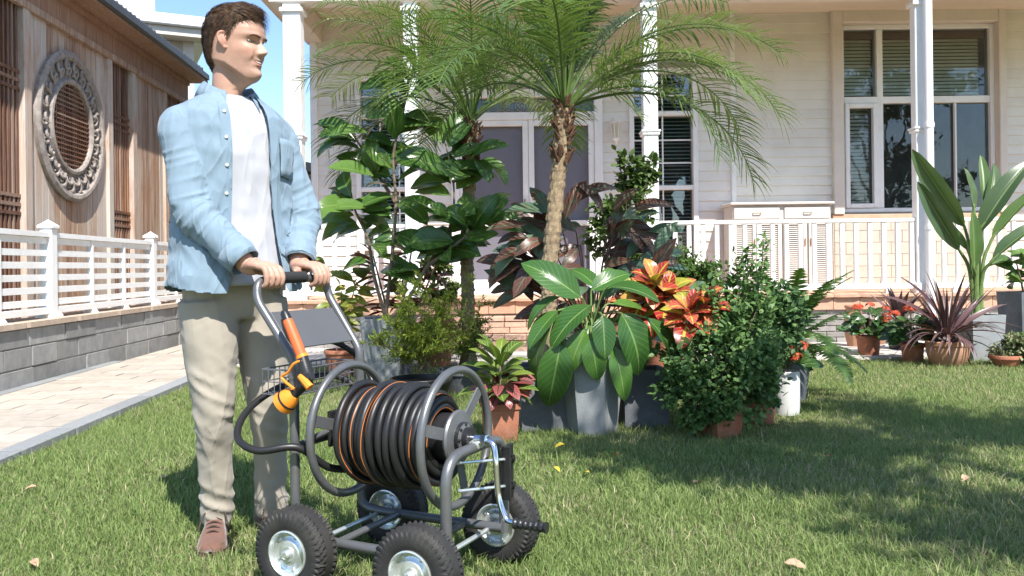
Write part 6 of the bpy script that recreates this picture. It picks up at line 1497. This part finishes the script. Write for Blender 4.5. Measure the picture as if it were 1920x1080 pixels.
ixora('red flowering ixora in a white rounded pot behind the shrub', c, .085, .27, m_wpot, .13, .14, 46, [(-.03, -.08, .40, 1.0), (.05, -.07, .41, 1.05), (-.09, -.07, .36, .9), (.02, -.12, .36, .9), (.09, -.02, .42, .8)], 9, lambda o: MB().lathe([(.06, 0), (.075, .008), (.08, .05), (.082, .25), (.078, .27), (.068, .27), (.066, .24)], 28).build('pot', m_wpot, o, True, angle=40))
# tall clay jars
for lab, px, py, hh in (('fluted clay jar standing behind the ixora pots', 1612, 656, .46), ('shorter clay jar beside the fluted clay jar', 1655, 652, .30)):
    c = near(px, py, .14); j = thing('clay_jar', lab, 'jar', c)
    b = MB(); V = []; F = []; n = 48; prf = [(.06, 0), (.065, .01), (.085, .10), (.105, .22), (.10, .30), (.08, .37), (.075, .40), (.09, .43), (.09, .45), (.08, .45), (.07, .40)]
    for r_, z in prf:
        for k in range(n): fl_ = 1 + (.03 * math.cos(k * 2 * PI / n * 12) if .05 < z < .36 else 0); V.append((r_ * fl_ * math.cos(2 * PI * k / n), r_ * fl_ * math.sin(2 * PI * k / n), z * hh / .45))
    for i in range(len(prf) - 1):
        for k in range(n): F.append((i * n + k, i * n + (k + 1) % n, (i + 1) * n + (k + 1) % n, (i + 1) * n + k))
    F.append(tuple(range(n - 1, -1, -1))); b.add(V, F).build('jar_body', m_terra2, j, True, angle=50)
    MB().lathe([(.092, .424 * hh / .45), (.096, .43 * hh / .45), (.096, .444 * hh / .45), (.092, .452 * hh / .45)], 40, cap=False).build('rim', m_terra2, j, True)
# ------------------------------------------------------------------ purple cordyline in the ribbed pot
m_cor = LEAF('purple_strap', [(0, (0.06, 0.028, 0.032)), (.6, (0.12, 0.062, 0.065)), (1, (0.20, 0.12, 0.12))], rough=.35, trans=.2, vein=(.2, .12, .12))
COR = [leaf_mesh(m_cor, .075, .25 + .55 * k, .5, .4, 0, 10, .9, cols=3, seed=k) for k in range(4)]
c = near(1796, 689, .17); cor = thing('purple_cordyline', 'purple strap leaved cordyline in a wide ribbed terracotta pot', 'potted plant', c)
b = MB(); V = []; F = []; n = 96; prf = [(.125, 0), (.14, .01), (.165, .08), (.178, .15), (.172, .165), (.182, .17), (.182, .20), (.172, .205), (.155, .205), (.15, .18)]
for r_, z in prf:
    for k in range(n): fl_ = 1 + (.018 * math.cos(k * 2 * PI / n * 24) if .03 < z < .155 else 0); V.append((r_ * fl_ * math.cos(2 * PI * k / n), r_ * fl_ * math.sin(2 * PI * k / n), z * 1.05))
for i in range(len(prf) - 1):
    for k in range(n): F.append((i * n + k, i * n + (k + 1) % n, (i + 1) * n + (k + 1) % n, (i + 1) * n + k))
b.add(V, F).build('pot', m_terra2, cor, True, angle=40); MB().lathe([(.001, .185), (.153, .186)], 40, cap=False).build('soil', m_psoil, cor)
for k in range(78):
    a = k * 2.4; e = rn.uniform(.15, 1.45); d = ang2(a, e); place_leaf(COR[0 if e > 1.0 else rn.choice((1, 2, 3))], cor, c + Vector((.035 * math.cos(a), .035 * math.sin(a), .19 + rn.uniform(0, .14))), d, (0, 0, 1), rn.uniform(.36, .62), wid=rn.uniform(.55, .95))
for (p1) in ((1845, 540), (1690, 520), (1735, 500), (1770, 690), (1850, 690), (1880, 545)):
    leaf_between(cor, COR[1], c + Vector((0, 0, .26)), at(*p1, c.y - .15), 1.2)
c3 = near(1712, 665, .3); co2 = thing('red_cordyline', 'small dark red upright cordyline behind the orange ixora', 'potted plant', c3); plain_pot(co2, .09, .12, .22, m_black)
for k in range(20):
    a = k * 2.4; d = ang2(a, rn.uniform(.7, 1.45)); place_leaf(COR[k % 2], co2, c3 + Vector((0, 0, .24 + .1 * rn.random())), d, (0, 0, 1), rn.uniform(.3, .46), wid=2.2)
# ------------------------------------------------------------------ bird of paradise
m_bird = LEAF('paddle_leaf', [(0, (0.055, 0.10, 0.045)), (.5, (0.075, 0.135, 0.05)), (1, (0.10, 0.185, 0.05))], vein=(0.20, 0.27, 0.11), back=(0.12, 0.17, 0.09), rough=.33, trans=.28, lat=.22, latn=22, veinw=.04)
BIRD = [leaf_mesh(m_bird, .21, .18 + .22 * k, .75, .42, .03, 16, .55, seed=k, cols=7) for k in range(3)]
BY = 8.0; c = at(1832, 640, BY); c.z = 0; brd = thing('bird_of_paradise', 'tall paddle leaved bird of paradise plant in a grey planter', 'potted plant', c); square_planter(brd, .30, .34, .42, m_cement, .15)
pet = MB()
for (b0, t0, wr, up) in (((1799, 470, -.1), (1725, 352, -.25), 1.0, (-.6, -.5, .5)), ((1808, 425, -.05), (1714, 290, -.2), 1.05, (-.7, -.5, .5)), ((1826, 395, 0), (1814, 315, .05), 1.15, (.5, -.9, .1)), ((1834, 440, -.05), (1922, 282, -.2), 1.05, (-.6, -.7, .4)), ((1860, 448, 0), (1940, 350, -.1), 1.0, (-.4, -.5, .8)), ((1860, 490, -.1), (1950, 395, -.25), 1.1, (-.3, -.5, .8)), ((1826, 505, -.1), (1828, 400, -.15), 1.2, (.1, -1, .1)), ((1840, 420, .2), (1880, 300, .35), 1.0, (.2, -.8, .4)), ((1815, 470, .15), (1760, 400, .3), 1.0, (-.3, -.8, .4)), ((1850, 500, .1), (1905, 470, .2), 1.1, (.1, -.7, .7)), ((1845, 380, .25), (1842, 290, .4), 1.0, (0, -1, .2))):
    p, q = at(b0[0], b0[1], BY + b0[2]), at(t0[0], t0[1], BY + t0[2]); leaf_between(brd, rn.choice(BIRD), p, q, wr, 0, up, 'leaf')
    pet.tube([x - brd.location for x in cr([c + Vector((rn.uniform(-.05, .05), rn.uniform(-.05, .05), .38)), (c + Vector((0, 0, .7))).lerp(p, .4), p, p.lerp(q, .15)], 6)], [.022 - .0007 * i for i in range(19)], 8)
pet.build('petioles', m_gstem, brd, True)
c = at(1925, 640, 8.2); c.z = 0; rp_ = thing('glossy_shrub', 'dark glossy shrub in a tall charcoal planter by the railing', 'potted plant', c); square_planter(rp_, .30, .36, .62, m_cement2, .1)
for P, n in (([at(1925, 580, 8.2), at(1915, 530, 8.15), at(1905, 490, 8.1)], 18), ([at(1928, 580, 8.2), at(1935, 520, 8.15), at(1940, 470, 8.1)], 18)): stemleaf(rp_, P, .012, .006, FIG, n, .22, m_bark2, .2, rn, (-.2, .8))
c = at(1890, 650, 7.9); c.z = 0; gp = thing('broad_leaf_seedling', 'broad leaved green plant beside the ribbed pot', 'plant', c)
for k in range(9): place_leaf(rn.choice(PHI), gp, c + Vector((0, 0, .06 + .1 * rn.random())), ang2(k * 2.4, rn.uniform(.1, .9)), (0, -.4, 1), rn.uniform(.18, .26))
MB().tube([(0, 0, -.01), (0, 0, .2)], .008, 6).build('stem', m_gstem, gp, True)
# ------------------------------------------------------------------ trees on the camera's side: they shade the lawn and show in the panes
m_tl = VCOL('tree_leaf', .45, trans=.3)
m_bk = M('tree_bark', (0.15, 0.115, 0.085), .95, var=.3, vs=14, bump=.8, bs=40)
def tree(label, base, clumps, n, L, seed):
    r = np.random.default_rng(seed); o = thing('shade_tree', label, 'tree', base); b = MB(); P = []; bz = Vector(base)
    top = Vector(np.mean([tuple(c[0]) for c in clumps], 0)) - bz; fork = Vector((top.x * .3, top.y * .3, min(c[0][2] for c in clumps) * .62))
    b.tube(cr([(0, 0, -.05), (fork.x * .3, fork.y * .3, fork.z * .5), fork], 6), [.22 - .008 * i for i in range(13)], 10)
    tot = sum(c[1] ** 2 for c in clumps)
    for ctr, rad in clumps:
        q = Vector(ctr) - bz; b.tube(cr([fork, fork.lerp(q, .5) + Vector((0, 0, .25)), q], 6), [.09 - .006 * i for i in range(13)], 7); m_ = int(n * rad ** 2 / tot); k = max(3, m_ // 60)
        tw = np.array(q) + r.normal(size=(k, 3)) * rad * .42 * [1, 1, .6]
        for w_ in tw: P.append(w_ + r.normal(size=(60, 3)) * .16)
        for w_ in tw[:4]: b.tube([q, Vector(w_)], [.02, .006], 5)
    P = np.concatenate(P); N = len(P); V, F = scatter(LV2, LF2, P, runit(N), runit(N) + [0, 0, .8], r.uniform(.7, 1.3, N) * L); w = r.random(N)[:, None]; c = np.array((.035, .075, .02)) * (1 - w) + np.array((.08, .14, .035)) * w
    f = bulk('crown', V, F, m_tl, o, np.repeat(c, 4, 0)); f['kind'] = 'stuff'; b.build('trunk', m_bk, o, True); return o
ks = SUN_DIR.xy / SUN_DIR.z
def over(gx, gy, h): return Vector((gx + ks.x * h, gy + ks.y * h, h))
tree('broad tree to the right that throws dappled shade on the lawn', (4.6, -1.4, 0), [(over(.45, 4.35, 4.7), .24), (over(.75, 4.0, 4.5), .28), (over(1.0, 4.3, 4.6), .30), (over(1.25, 3.75, 4.9), .34), (over(1.75, 4.25, 4.4), .36), (over(2.5, 4.5, 4.7), .42), (over(3.3, 4.8, 5.0), .45), (over(2.2, 5.3, 5.4), .30), (over(1.45, 2.85, 4.4), .22), (over(1.95, 2.75, 4.8), .26), (over(2.5, 3.1, 5.2), .3), (over(4.2, 4.6, 4.8), .5), (over(3.6, 3.6, 4.6), .4), (over(1.5, 4.6, 4.6), .3), (over(2.9, 4.1, 4.5), .35)], 13000, .105, 4)
def big_tree(label, x, y, H, seed, n=7000):
    r = random.Random(seed); cl = [(Vector((x + r.uniform(-2.2, 2.2), y + r.uniform(-1.6, 1.6), H * r.uniform(.42, 1.0))), H * r.uniform(.13, .22)) for _ in range(9)]; tree(label, (x, y, 0), cl, n, .20, seed)
big_tree('broad crowned tree opposite the large porch window', 10.5, -8.5, 7.2, 21); big_tree('leaning tree beyond the broad crowned tree across the garden', 14.5, -10.5, 8.2, 22)
big_tree('dense tree at the far corner of the garden opposite the porch', 7.0, -11.5, 7.5, 23); big_tree('tall tree at the end of the lawn behind the path', -3.5, -12, 7.5, 24); big_tree('round tree on the far lawn facing the porch door', 1.8, -13, 6.5, 25)
# ------------------------------------------------------------------ fallen leaves on the lawn
FLV = [leaf_mesh(M('fallen_' + nm, cc, .7, var=.2, vs=60), .5, .6, .5, .45, .05, 5, .8, cols=3, name='fallen_leaf') for nm, cc in (('yellow', (.55, .40, .04)), ('orange', (.5, .13, .03)), ('tan', (.42, .27, .17)))]
FALL = ((1037, 876, 0, .05, 'curled yellow fallen leaf on the lawn between the crank and the hexagonal planter'), (1106, 886, 0, .04, 'small yellow fallen leaf before the hexagonal planter'), (1155, 852, 1, .035, 'red fallen petal on the grass under the dark square planter'), (1123, 850, 1, .03, 'orange fallen petal on the grass at the foot of the hexagonal planter'),
    (1667, 800, 0, .05, 'yellow fallen leaf lying alone in the shaded lawn beyond the white pot'), (1815, 893, 2, .06, 'tan curled leaf standing up in the shaded grass'), (312, 895, 2, .045, 'orange tan leaf on the grass beside the trouser leg'), (70, 912, 2, .05, 'tan leaf in the sunny grass near the kerb'),
    (60, 1050, 2, .05, 'pale brown leaf in the grass farther from the kerb than the other dry leaves'), (1060, 833, 0, .06, 'long yellow green fallen leaf against the dark square planter'), (1300, 905, 2, .06, 'brown twiggy leaf at the edge of the shade in front of the terracotta pots'), (1470, 1055, 2, .07, 'large tan leaf in the open sunny lawn'), (1550, 855, 1, .03, 'red fallen petal in the shaded lawn in front of the white pot'))
for (px, py, i, s, lab) in FALL:
    g = gnd(px, py, .035); a = rn.uniform(0, 6.28); o = place_leaf(FLV[i], None, g, Vector((math.cos(a), math.sin(a), .1)), (rn.uniform(-.3, .3), rn.uniform(-.5, 0), 1), s, 'fallen_leaf')
    tag(o, lab, 'leaf', 'fallen leaves and petals on the lawn')
# ------------------------------------------------------------------ grass
def grass(n, ylo, yhi, pw, xl, seed, wscale=1.0, far=False):
    r = np.random.default_rng(seed); u_ = r.random(n); y = (ylo ** (1 - pw) + u_ * (yhi ** (1 - pw) - ylo ** (1 - pw))) ** (1 / (1 - pw))
    half = .64 * y + .8; x = r.uniform(-1, 1, n) * half; kx = KX + SL * y; ok = (x > kx + .005) & (y < lawn_back - .0 + .04 * r.normal(size=n)); x, y = x[ok], y[ok]; n = len(x)
    P = np.stack([x, y, 0 * x], 1); pt = vnoise(P, 1.7, 31) * .5 + vnoise(P, 5.5, 32) * .35 + vnoise(P, 17, 33) * .3
    dens = r.random(n) < np.clip(.85 + .35 * pt, .3, 1); P, pt = P[dens], pt[dens]; n = len(P); yy = P[:, 1]
    h = r.gamma(3.5, .285, n) * .0245 * (1 + .5 * pt); h = np.clip(h, .007, .075); w = (.0006 + .00036 * yy) * r.uniform(.7, 1.3, n) * wscale
    a = r.uniform(0, 2 * PI, n); wx, wy = np.cos(a), np.sin(a); la = a + PI / 2 + r.normal(scale=.9, size=n) + 1.2 * pt; lean = np.abs(r.normal(scale=.55, size=n)) + .15
    lx, ly = np.cos(la) * lean * h, np.sin(la) * lean * h
    V = np.zeros((n, 5, 3)); V[:, 0] = P - np.stack([wx * w, wy * w, 0 * w], 1); V[:, 1] = P + np.stack([wx * w, wy * w, 0 * w], 1)
    m_ = P + np.stack([lx * .35, ly * .35, h * .6], 1); V[:, 2] = m_ + np.stack([wx * w * .8, wy * w * .8, 0 * w], 1); V[:, 3] = m_ - np.stack([wx * w * .8, wy * w * .8, 0 * w], 1); V[:, 4] = P + np.stack([lx * 1.1, ly * 1.1, h * np.clip(1 - .25 * lean, .3, 1)], 1)
    F = np.array([(0, 1, 2), (0, 2, 3), (3, 2, 4)])[None] + (np.arange(n) * 5)[:, None, None]
    g1, g2, dry = np.array((.165, .25, .075)), np.array((.34, .42, .155)), np.array((.56, .51, .31)); t = np.clip(r.normal(.45, .28, n) + .35 * pt, 0, 1)[:, None]; c = g1 * (1 - t) + g2 * t
    isd = (r.random(n) < np.clip(.11 + .25 * (vnoise(P, 2.3, 44) + .12 * P[:, 0]), .03, .5))[:, None]; c = np.where(isd, dry * r.uniform(.6, 1.1, (n, 1)), c)
    if far: return V[:, [0, 1, 4]].reshape(-1, 3), np.arange(n * 3).reshape(-1, 3), np.repeat(c, 3, 0)
    return V.reshape(-1, 3), F.reshape(-1, 3), np.repeat(c, 5, 0)
V1, F1, C1 = grass(480000, 1.9, 4.2, 1.4, 0, 1); V2, F2, C2 = grass(420000, 4.1, 8.1, 1.5, 0, 2, 1.15, True); V1, F1, C1 = np.concatenate([V1, V2]), np.concatenate([F1, F2 + len(V1)]), np.concatenate([C1, C2])
xw = rng.uniform(-2.0, 8.0, 0)
g = bulk('grass', V1, F1, VCOL('grass_blade', .6, trans=.42, spec=.2), None, C1); g['kind'] = 'stuff'; g['label'] = 'short green lawn grass with dry straw blades'; g['category'] = 'grass'
